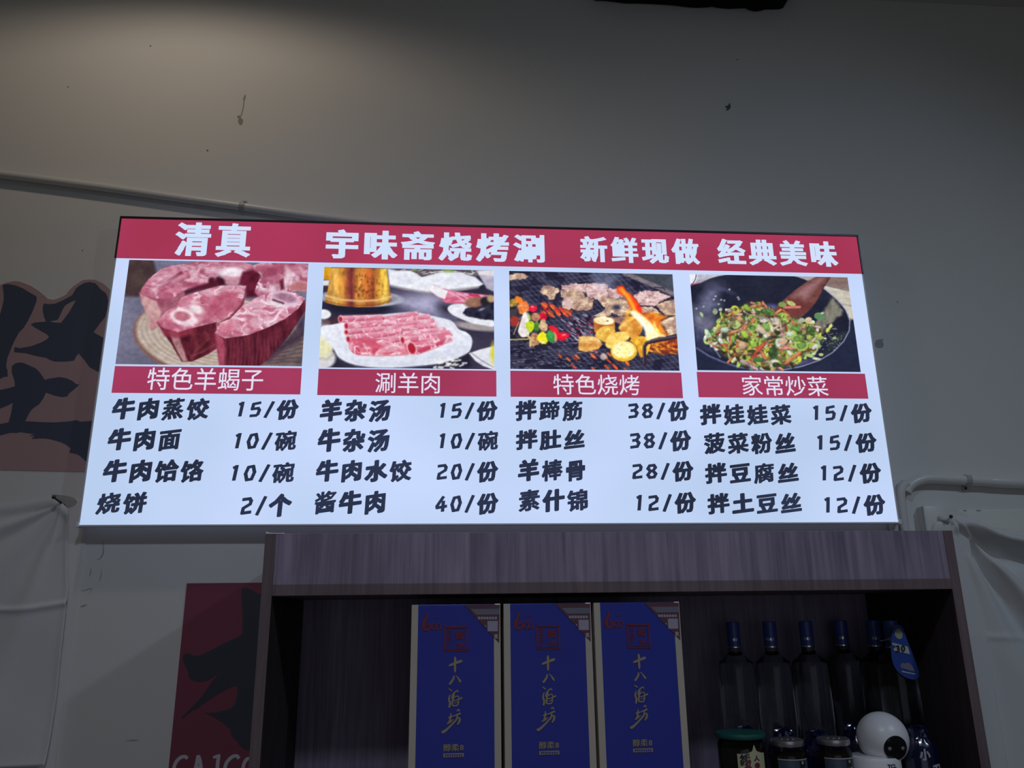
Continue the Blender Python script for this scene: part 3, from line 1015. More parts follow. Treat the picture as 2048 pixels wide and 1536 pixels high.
    rolls = [((655, 785), (925, 742), 46), ((700, 808), (1018, 764), 44), ((735, 835), (1050, 798), 46), ((770, 865), (1078, 828), 44), ((780, 905), (1140, 868), 48),
             ((320, 782), (640, 772), 52), ((365, 835), (745, 808), 58), ((365, 885), (770, 850), 42), ((380, 940), (800, 880), 54), ((420, 975), (800, 935), 50), ((808, 948), (1178, 900), 62)]
    for i, (a, b, w) in enumerate(rolls):
        a, b = np.array(a, float), np.array(b, float)
        d = (b - a) / np.hypot(*(b - a)); n = np.array((-d[1], d[0]))
        h = w / 2
        body = [a - n * h, b - n * h, b + d * h * 0.6, b + n * h, a + n * h, a - d * h * 0.4]
        P.poly(body, T((206, 96, 126), (222, 136, 160), 60, 20, 50 + i), 4)
        up = [a - n * h, b - n * h, b - n * h * 0.35, a - n * h * 0.35]
        P.poly(up, (238, 182, 200), 12, alpha=0.75)
        lo = [a + n * h * 0.55, b + n * h * 0.55, b + n * h, a + n * h]
        P.poly(lo, (164, 46, 80), 8, alpha=0.65)
        P.veins(body, (248, 222, 232), 50, 46, 70 + i, 0.06, 0.8)
        P.ell(a[0], a[1], 15, h * 0.85, (176, 40, 62), math.degrees(math.atan2(d[1], d[0])), 6)
        P.ell(a[0], a[1], 18, h, (236, 170, 180), math.degrees(math.atan2(d[1], d[0])), 4, 0.9, ring=3)
    F1 = [(385, 985), (420, 940), (560, 930), (700, 955), (850, 985), (862, 1020), (845, 1058), (640, 1068), (450, 1060), (400, 1030)]
    P.poly(F1, T((220, 108, 134), (206, 84, 112), 80, 40, 91), 5, True)
    P.poly([(450, 1010), (640, 1020), (845, 1030), (845, 1060), (640, 1068), (450, 1060)], (200, 62, 86), 20, alpha=0.7)
    P.veins(F1, (250, 226, 234), 90, 70, 92, 0.05, 0.9)
    F2 = [(838, 985), (1000, 930), (1160, 880), (1205, 905), (1195, 950), (1060, 1010), (930, 1058), (860, 1058)]
    P.poly(F2, T((214, 110, 138), (226, 144, 166), 80, 40, 93), 5)
    P.poly([(930, 1020), (1190, 930), (1195, 950), (1060, 1010), (930, 1058)], (190, 56, 84), 12, alpha=0.8)
    P.veins(F2, (250, 226, 236), 80, 60, 94, 0.05, 0.8)
    P.ell(880, 1012, 30, 48, (172, 36, 56), -18, 8)
    P.ell(880, 1012, 34, 52, (240, 182, 188), -18, 4, 0.9, ring=4)
    # bottom right
    P.poly([(1250, 1090), (1330, 1050), (1345, 1150), (1300, 1175), (1240, 1150)], (36, 34, 52), 14)
    P.poly([(1330, 1050), (1420, 1020), (1540, 990), (1540, 1185), (1440, 1150), (1380, 1110)], T((238, 240, 246), (214, 216, 230), 100, 60, 25), 6)
    P.line([(1340, 1040), (1420, 1100), (1520, 1160)], 7, (120, 118, 130), 6, 0.8)
    P.ell(1525, 1050, 24, 76, (216, 210, 60), 0, 14)
    for k in range(26):
        r = random.Random(300 + k)
        u, v = r.uniform(1050, 1290), r.uniform(1085, 1165)
        P.line([(u, v), (u + r.uniform(15, 40), v + r.uniform(-12, 12))], 12, (238, 238, 236) if k % 3 else (214, 214, 206), 6, 0.9)
    P.build('photo of rolled mutton slices beside a copper pot', 0.08)


def photo_grill():
    P = Print(band((1018, 542.6), c3(1762, 555), (1021, 738.6), (1359.5, 741)), c3)
    T = P.tone
    ALL = P.sel(-9e9, -9e9, 9e9, 9e9)
    P.put(np.ones(len(ALL[0])), T((32, 32, 52), (58, 56, 76), 120, 90, 3), ALL)
    R = random.Random(5)
    for i in range(40):
        u = -500 + i * 58
        P.line([(u, 540), (u + 480, 1000), (u + 1040, 1560)], 6, (112, 112, 138), 5, 0.55)
    for i in range(26):
        v = 560 + i * 42 + i * i * 0.35
        P.line([(80, v + 70), (700, v), (1850, v - 150)], 5, (104, 104, 130), 5, 0.5)
    P.put(np.clip((P.noise(70, 50, 11)[ALL] - 0.55) * 5, 0, 1), (30, 28, 46), ALL, 0.8)
    for i in range(90):
        u, v = R.uniform(600, 980), R.uniform(960, 1220)
        l = R.uniform(16, 50)
        P.line([(u, v), (u + l, v + l * 0.62)], 7, R.choice([(206, 200, 214), (150, 140, 160), (186, 60, 92), (210, 206, 220)]), 5, 0.75)
    for i in range(70):
        z = R.choice([(410, 560, 850, 960), (570, 1020, 1280, 1530), (570, 700, 900, 960), (1040, 1300, 1350, 1520)])
        u, v = R.uniform(z[0], z[1]), R.uniform(z[2], z[3])
        l = R.uniform(16, 42)
        P.line([(u, v), (u + l, v + l * 0.95)], R.uniform(10, 20), R.choice([(226, 70, 44), (240, 120, 60), (200, 44, 50), (238, 96, 40)]), 8, 0.9)
    for i in range(130):
        u, v = R.uniform(120, 1000), R.uniform(1230, 1530)
        P.line([(u, v), (u + R.uniform(10, 40), v + R.uniform(-6, 6))], 4, (170, 170, 186), 4, 0.6)
    P.poly([(1270, 540), (1850, 540), (1850, 790), (1700, 700), (1500, 620)], T((70, 74, 86), (50, 54, 64), 160, 100, 12), 12)
    P.line([(1280, 548), (1500, 640), (1690, 720), (1850, 790)], 44, T((128, 118, 124), (96, 90, 100), 60, 30, 13), 8)
    P.line([(1580, 690), (1670, 695), (1690, 720)], 8, (30, 30, 44), 6)
    P.poly([(960, 560), (1200, 560), (1180, 690), (980, 690)], (150, 160, 190), 70, alpha=0.45)
    tan = lambda s: T((226, 206, 176), (160, 128, 116), 46, 36, s, 3, 2.2)
    pk = lambda s: T((226, 200, 198), (182, 146, 150), 46, 36, s, 3, 2.0)
    P.poly([(90, 565), (160, 545), (250, 550), (285, 580), (250, 605), (90, 615)], tan(60), 6, wob=8)
    blobs = [([(400, 740), (440, 685), (500, 675), (560, 690), (615, 725), (575, 765), (560, 812), (505, 810), (465, 775)], tan(61)),
             ([(628, 665), (780, 655), (960, 645), (1095, 660), (1105, 760), (1000, 770), (880, 745), (760, 720), (640, 715)], pk(62)),
             ([(620, 720), (760, 705), (840, 740), (870, 790), (960, 800), (950, 900), (900, 925), (790, 930), (740, 905), (700, 935), (650, 900), (640, 860), (660, 810), (635, 790)], tan(63)),
             ([(880, 740), (1000, 720), (1110, 730), (1120, 790), (1000, 810), (900, 790)], pk(64)),
             ([(1000, 800), (1150, 760), (1270, 800), (1335, 880), (1340, 950), (1240, 985), (1150, 960), (1080, 1000), (960, 985), (1040, 940), (1090, 900), (1030, 850)], tan(65)),
             ([(1100, 705), (1210, 700), (1265, 790), (1180, 810), (1110, 770)], pk(66)),
             ([(1370, 760), (1480, 722), (1600, 728), (1745, 785), (1670, 830), (1570, 880), (1430, 870), (1390, 810)], pk(67)),
             ([(1600, 870), (1700, 835), (1800, 815), (1810, 985), (1700, 970), (1640, 930)], tan(68)),
             ([(1430, 900), (1560, 885), (1640, 950), (1560, 970), (1450, 955)], tan(69)),
             ([(1635, 1045), (1720, 1000), (1810, 985), (1820, 1170), (1720, 1185), (1690, 1110)], tan(70)),
             ([(1100, 1000), (1290, 985), (1330, 1010), (1240, 1060), (1150, 1040)], T((180, 140, 120), (120, 90, 90), 40, 30, 71))]
    for i, (b, c) in enumerate(blobs):
        P.poly([(u + 6, v + 14) for u, v in b], (60, 46, 56), 12, alpha=0.6, wob=10, seed=80 + i)
        P.poly(b, c, 5, wob=14, seed=80 + i)
        P.veins(b, (128, 92, 88), 60, 40, 120 + i, 0.045, 0.6)
    P.ell(1195, 895, 44, 28, (60, 58, 80), 0, 14)
    P.ell(690, 850, 46, 40, (222, 190, 204), 0, 26, 0.7)
    P.ell(1030, 680, 60, 26, (226, 220, 236), 0, 26, 0.7)
    # fire glow and flames
    P.poly([(1440, 960), (1560, 950), (1720, 985), (1640, 1040), (1720, 1180), (1600, 1215), (1500, 1130)], T((240, 170, 60), (190, 84, 36), 60, 50, 14), 16, wob=10)
    P.poly([(1490, 1250), (1820, 1195), (1850, 1370), (1640, 1370), (1500, 1340)], T((236, 150, 50), (110, 44, 36), 50, 40, 15, 3, 2.4), 14)
    for i in range(40):
        u, v = R.uniform(1490, 1820), R.uniform(1210, 1380)
        l = R.uniform(20, 70)
        P.line([(u, v), (u + l, v + l * R.uniform(0.2, 0.7))], 8, R.choice([(250, 190, 80), (226, 96, 44), (96, 40, 40), (238, 140, 50)]), 6, 0.8)
    # potatoes
    pot = lambda s: T((226, 176, 90), (186, 116, 46), 60, 60, s, 3)
    P.poly([(1215, 1110), (1300, 1000), (1420, 1000), (1458, 1120), (1390, 1215), (1320, 1200)], pot(20), 6, True)
    P.line([(1225, 1105), (1300, 1040), (1400, 985)], 22, (236, 206, 140), 10, 0.8)
    P.poly([(958, 1010), (1000, 1000), (1130, 1000), (1172, 1030), (1178, 1140), (1080, 1175), (965, 1150)], T((196, 128, 54), (150, 86, 40), 50, 50, 21), 5)
    P.ell(1064, 1032, 104, 42, T((252, 240, 212), (236, 214, 160), 50, 30, 22), 4, 5)
    P.ell(1100, 1035, 12, 7, (120, 100, 80), 0, 5)
    P.poly([(975, 1185), (1010, 1120), (1080, 1085), (1160, 1105), (1172, 1165), (1090, 1250), (1020, 1225)], T((236, 200, 110), (206, 156, 64), 50, 40, 23), 6, True)
    P.poly([(1330, 1230), (1400, 1195), (1480, 1195), (1540, 1240), (1510, 1370), (1440, 1405), (1395, 1300)], T((240, 190, 74), (206, 140, 44), 50, 50, 24), 6, True)
    P.poly([(1080, 1250), (1110, 1190), (1190, 1150), (1290, 1150), (1322, 1210), (1250, 1260), (1160, 1320), (1090, 1300)], T((246, 216, 130), (222, 176, 76), 50, 40, 25), 6, True)
    P.poly([(804, 1205), (850, 1185), (1000, 1200), (1048, 1275), (1010, 1320), (880, 1352), (806, 1335)], T((226, 178, 106), (186, 126, 60), 50, 40, 26), 6)
    P.poly([(812, 1200), (860, 1188), (1000, 1204), (1036, 1250), (930, 1240), (830, 1250)], (240, 214, 150), 14, alpha=0.7)
    P.ell(1268, 1345, 136, 104, T((232, 190, 70), (206, 160, 50), 40, 40, 27), 0, 6)
    P.ell(1262, 1330, 116, 84, T((254, 248, 206), (246, 226, 150), 46, 40, 28), 0, 12)
    for i in range(40):
        P.ell(R.uniform(820, 1480), R.uniform(1020, 1390), 5, 4, (120, 90, 40), 0, 4, 0.5)
    P.ell(1060, 1400, 34, 34, (220, 210, 200), 0, 10, 0.7)
    # flames
    P.poly([(1195, 700), (1215, 680), (1262, 678), (1290, 730), (1350, 770), (1440, 890), (1452, 965), (1385, 950), (1325, 880), (1280, 790), (1210, 750)], T((240, 86, 30), (222, 44, 30), 40, 60, 31), 10, True)
    P.line([(1240, 712), (1300, 780), (1350, 860), (1385, 940)], 30, (252, 190, 70), 22, 0.95)
    P.line([(1330, 930), (1300, 985), (1330, 1010)], 40, (246, 180, 60), 24, 0.8)
    P.poly([(1335, 950), (1390, 935), (1470, 990), (1560, 1075), (1600, 1140), (1695, 1190), (1620, 1200), (1560, 1222), (1500, 1225), (1476, 1110), (1400, 1020)], T((255, 250, 226), (255, 224, 140), 40, 80, 32), 12, True)
    P.poly([(1590, 1140), (1570, 1080), (1576, 1040), (1604, 1100), (1640, 1160)], (255, 226, 130), 10)
    P.line([(1360, 950), (1440, 1030), (1500, 1120)], 34, (255, 252, 238), 20, 0.8)
    P.line([(1480, 1480), (1478, 1300), (1500, 1262), (1560, 1245), (1850, 1190)], 36, (48, 38, 52), 6)
    P.line([(1468, 1470), (1466, 1300), (1492, 1254), (1560, 1234), (1850, 1180)], 7, (124, 106, 112), 6, 0.9)
    # skewers on the left
    P.wobble = 0.28
    P.ell(150, 975, 110, 62, T((70, 66, 70), (46, 44, 52), 50, 30, 41), -6, 6)
    P.line([(100, 1030), (200, 1015), (255, 970), (240, 940)], 10, (140, 136, 140), 6, 0.8)
    P.ell(150, 1040, 50, 50, (150, 54, 50), 0, 14)
    P.ell(130, 850, 46, 40, T((190, 160, 70), (120, 96, 50), 30, 30, 42), 0, 8)
    P.ell(195, 820, 46, 34, T((236, 140, 60), (206, 110, 40), 30, 30, 43), 30, 8)
    P.ell(240, 895, 56, 64, T((238, 170, 110), (212, 104, 50), 40, 40, 44), 20, 8)
    P.ell(340, 906, 46, 38, T((222, 40, 66), (180, 20, 50), 40, 40, 45), 10, 6)
    P.ell(330, 890, 14, 8, (240, 150, 160), 0, 6)
    P.ell(440, 995, 42, 42, T((226, 40, 64), (186, 22, 50), 40, 40, 46), 0, 6)
    P.ell(365, 992, 48, 44, T((210, 170, 130), (150, 96, 80), 26, 26, 47), 0, 8)
    P.ell(275, 1000, 34, 44, (170, 190, 110), 0, 10)
    P.poly([(186, 1130), (215, 1030), (245, 950), (272, 960), (300, 1080), (296, 1180), (230, 1200), (196, 1170)], T((242, 238, 236), (206, 196, 196), 50, 60, 48), 7, True)
    P.ell(312, 1090, 46, 56, T((206, 220, 50), (150, 176, 40), 40, 40, 49), 0, 7)
    P.ell(375, 1090, 30, 48, T((96, 150, 56), (60, 110, 44), 30, 30, 50), 0, 7)
    P.ell(442, 1085, 44, 60, T((222, 196, 160), (170, 130, 100), 26, 26, 51), -10, 7)
    P.poly([(490, 1090), (540, 1080), (590, 1110), (610, 1170), (580, 1230), (540, 1180)], (210, 40, 56), 8)
    P.ell(640, 1190, 62, 42, T((236, 36, 56), (190, 20, 46), 40, 40, 52), -4, 6)
    P.ell(655, 1178, 20, 8, (246, 150, 160), -10, 6)
    P.ell(560, 1200, 22, 50, (206, 150, 120), -10, 8)
    P.ell(355, 1225, 54, 70, T((206, 166, 126), (140, 96, 70), 28, 34, 53), 8, 7)
    P.line([(280, 1180), (312, 1220), (310, 1290)], 20, (206, 180, 130), 8)
    P.ell(438, 1205, 54, 66, T((240, 232, 50), (206, 196, 40), 50, 50, 54), -14, 6)
    P.ell(518, 1196, 40, 60, T((70, 160, 76), (44, 116, 54), 40, 50, 55), -14, 6)
    P.ell(430, 1250, 26, 12, (236, 222, 160), 0, 6)
    P.line([(100, 1226), (290, 1220)], 10, (206, 186, 90), 5)
    P.line([(190, 1050), (140, 1170)], 8, (190, 150, 110), 5)
    P.C = P.C * 1.06 + 2
    P.build('photo of meat, potatoes and flames on a barbecue grill', 0.12, 1.08)


def photo_wok():
    P = Print(band(c4(128, 487), c4(1532, 508), c4(200, 1348), c4(1653, 1345)), c4)
    T = P.tone
    ALL = P.sel(-9e9, -9e9, 9e9, 9e9)
    P.put(np.ones(len(ALL[0])), T((34, 40, 66), (44, 48, 74), 300, 300, 3), ALL)
    P.poly([(100, 470), (600, 470), (520, 560), (100, 700)], T((190, 188, 204), (206, 202, 212), 100, 60, 4), 10)
    P.ell(90, 480, 110, 130, (236, 240, 250), 0, 5)
    P.ell(90, 480, 98, 118, (56, 62, 84), 0, 4, 1, ring=4)
    P.poly([(128, 600), (150, 570), (200, 560), (240, 580), (170, 640), (128, 640)], (196, 56, 84), 14)
    P.poly([(930, 470), (1700, 470), (1700, 900), (1400, 760), (1250, 600)], T((156, 152, 160), (172, 168, 174), 100, 50, 5), 10)
    P.poly([(1280, 480), (1700, 480), (1700, 660), (1500, 620), (1330, 580)], T((128, 104, 100), (150, 122, 112), 200, 40, 6), 10)
    P.poly([(1310, 585), (1500, 622), (1700, 660), (1700, 900), (1560, 900), (1400, 760)], T((196, 188, 172), (214, 208, 192), 160, 50, 7), 8)
    P.line([(1330, 580), (1500, 622), (1700, 662)], 6, (110, 96, 94), 5)
    P.line([(1470, 748), (1700, 790)], 7, (150, 144, 132), 5)
    P.poly([(1545, 885), (1700, 890), (1700, 1360), (1400, 1360), (1350, 1230)], (36, 42, 68), 12)
    wok = [(100, 640), (230, 560), (350, 510), (520, 480), (700, 462), (900, 470), (1060, 500), (1200, 550), (1320, 610), (1430, 700), (1510, 790), (1552, 890), (1548, 980), (1500, 1080), (1400, 1180), (1280, 1250), (1120, 1305), (930, 1340), (740, 1338), (560, 1310), (400, 1250), (280, 1200), (190, 1130), (100, 1040)]
    P.poly(wok, T((28, 31, 50), (40, 43, 64), 200, 160, 8), 5, True)
    P.poly([(140, 780), (220, 820), (330, 850), (380, 940), (330, 1000), (250, 1040), (160, 1000)], T((150, 150, 176), (96, 98, 128), 70, 60, 9), 60, alpha=0.8)
    P.poly([(150, 960), (260, 1000), (300, 1090), (340, 1180), (220, 1130), (160, 1080)], T((72, 74, 110), (44, 46, 80), 40, 40, 10), 30, alpha=0.9)
    P.poly([(1240, 930), (1330, 800), (1400, 690), (1440, 730), (1490, 810), (1480, 850), (1440, 870), (1400, 920), (1350, 930), (1310, 1010), (1270, 1000)], T((142, 138, 124), (104, 102, 92), 26, 70, 11), 12, wob=10)
    P.poly([(1380, 1060), (1500, 1000), (1540, 1000), (1480, 1090), (1330, 1200)], T((58, 74, 72), (44, 50, 66), 60, 60, 13), 20, alpha=0.7)
    P.line([(1330, 612), (1440, 706), (1520, 800), (1555, 895), (1550, 985), (1500, 1082), (1400, 1182), (1285, 1250), (1120, 1306), (940, 1340)], 9, (168, 176, 214), 5, 0.85)
    P.line([(190, 1140), (300, 1210), (420, 1262), (560, 1310), (740, 1338), (930, 1340)], 12, (120, 124, 190), 7, 0.8)
    P.ell(850, 780, 60, 24, (110, 112, 200), 0, 20, 0.8)
    P.ell(1050, 1285, 160, 22, (110, 112, 176), -12, 14, 0.7)
    # spatula
    P.poly([(880, 800), (960, 720), (1060, 630), (1180, 545), (1270, 500), (1390, 500), (1330, 590), (1300, 650), (1250, 740), (1190, 810), (1120, 870), (1060, 890), (960, 850)], T((132, 78, 74), (108, 58, 56), 120, 40, 14), 5)
    P.poly([(1040, 690), (1140, 600), (1280, 520), (1330, 520), (1240, 620), (1180, 700), (1150, 740), (1120, 690), (1080, 700)], (166, 120, 124), 26, alpha=0.8)
    P.poly([(900, 800), (1000, 700), (1080, 690), (1180, 720), (1170, 800), (1100, 870), (980, 850)], (112, 50, 48), 30, alpha=0.7)
    P.line([(1385, 505), (1320, 600), (1290, 680)], 8, (60, 40, 50), 6, 0.8)
    # steam
    P.poly([(230, 690), (290, 610), (350, 600), (400, 630), (360, 700), (400, 760), (300, 830), (200, 790)], (150, 152, 196), 50, alpha=0.6)
    P.ell(340, 570, 90, 30, (96, 94, 130), 10, 40, 0.5)
    P.ell(460, 630, 60, 14, (96, 98, 150), 20, 16, 0.5)
    for u, v in [(484, 620), (560, 690), (568, 706), (410, 712), (438, 718), (360, 680), (345, 708), (255, 772), (190, 790), (388, 750)]:
        P.ell(u, v, 9, 8, (196, 200, 214), 0, 5, 0.85)
    # vegetables
    P.wobble = 0.30
    reg = [(385, 900), (400, 850), (470, 800), (560, 780), (640, 745), (760, 735), (830, 790), (900, 815), (1000, 860), (1100, 880), (1210, 900), (1285, 980), (1290, 1080), (1240, 1180), (1140, 1210), (1080, 1270), (900, 1320), (760, 1325), (640, 1300), (560, 1290), (480, 1230), (420, 1200), (340, 1110), (270, 1050), (290, 1000), (340, 970)]
    P.poly(reg, T((120, 104, 60), (66, 62, 40), 40, 40, 15), 20)
    RA = np.array(reg)

    def inside(u, v):
        c = False
        for a, b in zip(RA, np.roll(RA, -1, 0)):
            if (a[1] > v) != (b[1] > v) and u < (b[0] - a[0]) * (v - a[1]) / (b[1] - a[1]) + a[0]:
                c = not c
        return c
    R = random.Random(42)
    n = 0
    pal = {'carrot': [(224, 124, 70), (206, 96, 52), (236, 148, 96), (222, 130, 100)], 'leaf': [(96, 150, 64), (64, 118, 56), (120, 176, 70), (50, 96, 50)], 'lime': [(176, 214, 88), (198, 226, 120), (160, 200, 60), (210, 220, 60)],
           'pale': [(226, 234, 208), (206, 224, 196), (236, 240, 226)], 'shrimp': [(230, 190, 172), (236, 206, 186), (222, 170, 156)], 'pea': [(150, 170, 90), (170, 184, 110), (126, 150, 74)], 'red': [(190, 56, 46), (206, 70, 50), (150, 40, 40)], 'dark': [(44, 56, 36), (58, 46, 34)]}
    while n < 620:
        u, v = R.uniform(265, 1295), R.uniform(735, 1330)
        if not inside(u, v):
            continue
        n += 1
        k = R.choices(list(pal), [16, 16, 16, 9, 10, 13, 5, 12])[0]
        c = R.choice(pal[k])
        a = R.uniform(0, 180)
        s = 0.8 + 0.4 * (v - 740) / 580
        dk = tuple(x * 0.55 for x in c)
        if k in ('carrot', 'red', 'shrimp') and R.random() < 0.75:
            l, w = R.uniform(28, 52) * s, R.uniform(8, 12) * s
            P.line([(u - l * math.cos(math.radians(a)), v - l * 0.6 * math.sin(math.radians(a)) + 5), (u + l * math.cos(math.radians(a)), v + l * 0.6 * math.sin(math.radians(a)) + 5)], 2 * w * 0.9, dk, 5, 0.7)
            P.line([(u - l * math.cos(math.radians(a)), v - l * 0.6 * math.sin(math.radians(a))), (u + l * math.cos(math.radians(a)), v + l * 0.6 * math.sin(math.radians(a)))], 2 * w * 0.85, c, 4)
        elif k == 'pea':
            P.ell(u, v, 13 * s, 12 * s, c, 0, 4)
            P.ell(u - 3, v - 4, 5, 4, tuple(min(255, x * 1.3) for x in c), 0, 4, 0.8)
        elif k == 'lime' and R.random() < 0.4:
            P.ell(u, v, 34 * s, 28 * s, c, a, 4, 1, ring=9)
        else:
            rx, ry = R.uniform(16, 38) * s, R.uniform(9, 20) * s
            P.ell(u + 2, v + 6, rx, ry, dk, a, 5, 0.6)
            P.ell(u, v, rx, ry, c, a, 4)
            P.ell(u - rx * 0.2, v - ry * 0.3, rx * 0.5, ry * 0.4, tuple(min(255, x * 1.18 + 10) for x in c), a, 5, 0.7)
    # the larger pieces that read clearly
    for (u0, v0, u1, v1, w, c) in [(800, 1090, 690, 1220, 36, (206, 74, 50)), (770, 1180, 805, 1240, 30, (216, 110, 84)), (1110, 1180, 985, 1270, 34, (222, 126, 80)), (930, 1140, 1070, 1145, 24, (232, 150, 130)), (620, 970, 700, 890, 32, (230, 130, 76)), (430, 1120, 480, 1170, 24, (226, 140, 50)), (540, 870, 610, 900, 26, (230, 150, 110)), (940, 930, 950, 1020, 26, (232, 170, 160)), (590, 1255, 730, 1330, 26, (196, 150, 176)), (780, 730, 815, 780, 16, (224, 120, 80)), (650, 780, 780, 750, 24, (232, 142, 96)), (560, 1190, 680, 1190, 18, (206, 150, 100)), (1150, 1160, 1250, 1150, 18, (170, 84, 60)), (480, 1010, 560, 985, 26, (230, 140, 90)), (900, 830, 940, 800, 22, (226, 140, 80)), (1040, 900, 1070, 940, 22, (226, 130, 70))]:
        P.line([(u0, v0 + 6), (u1, v1 + 6)], w, tuple(x * 0.5 for x in c), 6, 0.7)
        P.line([(u0, v0), (u1, v1)], w * 0.9, c, 4)
        P.line([(u0, v0 - w * 0.2), (u1, v1 - w * 0.2)], w * 0.3, tuple(min(255, x * 1.15 + 12) for x in c), 5, 0.7)
    for (u, v, r) in [(1125, 1115, 54), (1085, 1060, 42), (690, 960, 40)]:
        P.ell(u, v, r, r * 0.86, (70, 110, 50), 0, 6, 0.8)
        P.ell(u, v, r, r * 0.8, (170, 220, 90), 0, 4, 1, ring=9)
        P.ell(u, v, r * 0.6, r * 0.5, (120, 170, 70), 0, 5)
    for (u, v, rx, ry, a, c) in [(540, 935, 44, 34, 0, (190, 220, 130)), (445, 980, 36, 26, 0, (190, 222, 200)), (790, 885, 46, 26, 0, (232, 222, 212)), (765, 980, 46, 30, 30, (230, 196, 170)), (920, 1090, 30, 40, 0, (224, 238, 222)), (960, 1075, 40, 30, 0, (222, 180, 150)), (600, 1115, 36, 36, 0, (216, 176, 140)), (400, 1065, 18, 40, -30, (236, 240, 232)), (620, 1020, 40, 26, 40, (170, 216, 60)), (690, 1100, 40, 30, 30, (160, 214, 70)), (870, 1185, 40, 50, 0, (52, 96, 48)), (1210, 985, 40, 30, 60, (70, 136, 50)), (810, 950, 40, 22, 40, (120, 180, 80)), (1080, 970, 50, 26, 30, (96, 160, 60)), (830, 820, 56, 30, 20, (86, 146, 66)), (640, 780, 34, 22, 40, (150, 190, 60)), (1020, 1015, 26, 20, 0, (206, 236, 206)), (1140, 965, 28, 24, 0, (226, 160, 130)), (290, 1010, 40, 18, 60, (190, 224, 186)), (750, 1245, 50, 16, 0, (50, 120, 66)), (820, 1150, 24, 18, 50, (196, 214, 60)), (890, 900, 36, 36, 0, (236, 216, 206))]:
        P.ell(u + 2, v + 6, rx, ry, tuple(x * 0.5 for x in c), a, 6, 0.6)
        P.ell(u, v, rx, ry, c, a, 4)
        P.ell(u - rx * 0.2, v - ry * 0.3, rx * 0.5, ry * 0.35, tuple(min(255, x * 1.12 + 14) for x in c), a, 6, 0.8)
    for (u, v, rx, ry, a, c) in [(1285, 858, 48, 34, 20, (96, 140, 92)), (1310, 830, 16, 8, 0, (206, 212, 190)), (1185, 890, 36, 24, -20, (226, 200, 160)), (1125, 893, 30, 20, 0, (176, 190, 170)), (1358, 980, 24, 14, -60, (206, 216, 60)), (1385, 945, 22, 12, -60, (226, 226, 110)), (1420, 1052, 18, 12, 0, (150, 196, 80)), (1335, 1055, 14, 8, 0, (220, 220, 200)), (1300, 1200, 22, 14, 0, (196, 206, 120)), (235, 840, 12, 24, -30, (170, 200, 150)), (1035, 745, 44, 20, 20, (190, 200, 110)), (960, 755, 34, 24, 0, (130, 160, 76)), (1255, 1235, 40, 12, 10, (214, 226, 190)), (1190, 1205, 50, 16, 20, (180, 210, 120)), (1240, 1130, 30, 18, -40, (230, 240, 240)), (355, 815, 22, 30, 0, (150, 160, 130)), (405, 800, 16, 14, 0, (176, 190, 160))]:
        P.ell(u, v, rx, ry, c, a, 4)
    P.line([(975, 780), (1110, 775)], 22, (222, 120, 110), 5)
    P.line([(960, 800), (1020, 860)], 14, (206, 106, 70), 5)
    for i in range(70):
        P.ell(R.uniform(1280, 1480), R.uniform(940, 1170), R.uniform(2, 5), R.uniform(2, 4), (206, 206, 200), 0, 4, 0.7)
    P.line([(1270, 1060), (1285, 1130), (1240, 1190)], 12, (150, 176, 206), 8, 0.7)
    P.line([(310, 1090), (360, 1160), (400, 1220)], 10, (166, 170, 210), 8, 0.7)
    P.tint(reg, (120, 112, 84), 0.16)
    P.build('photo of stir fried vegetables and shrimp in a black wok', 0.12, 0.88)


photo_meat()
photo_hotpot()
photo_grill()
photo_wok()

# ------------------------------------------------------------------ display cabinet
CF = -0.300                      # front plane of the cabinet
CX0, CX1 = at(535, 1063, CF).x - 0.003, at(1905, 1065, CF).x
CZ1 = at(1200, 1064, CF).z
TH = 0.0165
ZR1, ZR0 = at(1024, 1165, CF).z, at(1024, 1187, CF).z      # rail under the fascia
SHELF = 1.305                    # top of the shelf the goods stand on
LIFT = 0.0
SHZ = SHELF + 0.0004
cab = empty('display_cabinet', (CX0, -0.003, 0), 'tall dark walnut display cabinet standing below the menu sign', 'cabinet')
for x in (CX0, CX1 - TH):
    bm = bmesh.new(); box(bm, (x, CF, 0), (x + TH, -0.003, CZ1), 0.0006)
    sp_ = done('side_panel', bm, [M['wood_edge'], M['wood_shade']], cab)
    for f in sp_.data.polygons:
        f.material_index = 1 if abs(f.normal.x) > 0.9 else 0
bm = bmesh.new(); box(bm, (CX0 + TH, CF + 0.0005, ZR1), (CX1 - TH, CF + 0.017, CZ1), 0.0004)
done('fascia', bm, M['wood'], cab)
bm = bmesh.new(); box(bm, (CX0 + TH, CF, ZR0), (CX1 - TH, -0.010, ZR1), 0.0006)
done('top_board', bm, M['wood_edge'], cab)
bm = bmesh.new(); box(bm, (CX0 + TH, -0.010, 0.06), (CX1 - TH, -0.003, CZ1))
done('back_panel', bm, M['wood_in'], cab)
for z in (SHELF, 0.90, 0.48):
    bm = bmesh.new(); box(bm, (CX0 + TH, CF + 0.004, z - 0.018), (CX1 - TH, -0.010, z), 0.0006)
    done('shelf', bm, M['wood_edge'], cab)
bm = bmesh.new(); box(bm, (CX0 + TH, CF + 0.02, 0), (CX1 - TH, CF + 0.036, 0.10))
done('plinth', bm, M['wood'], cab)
bm = bmesh.new()
r = random.Random(3)
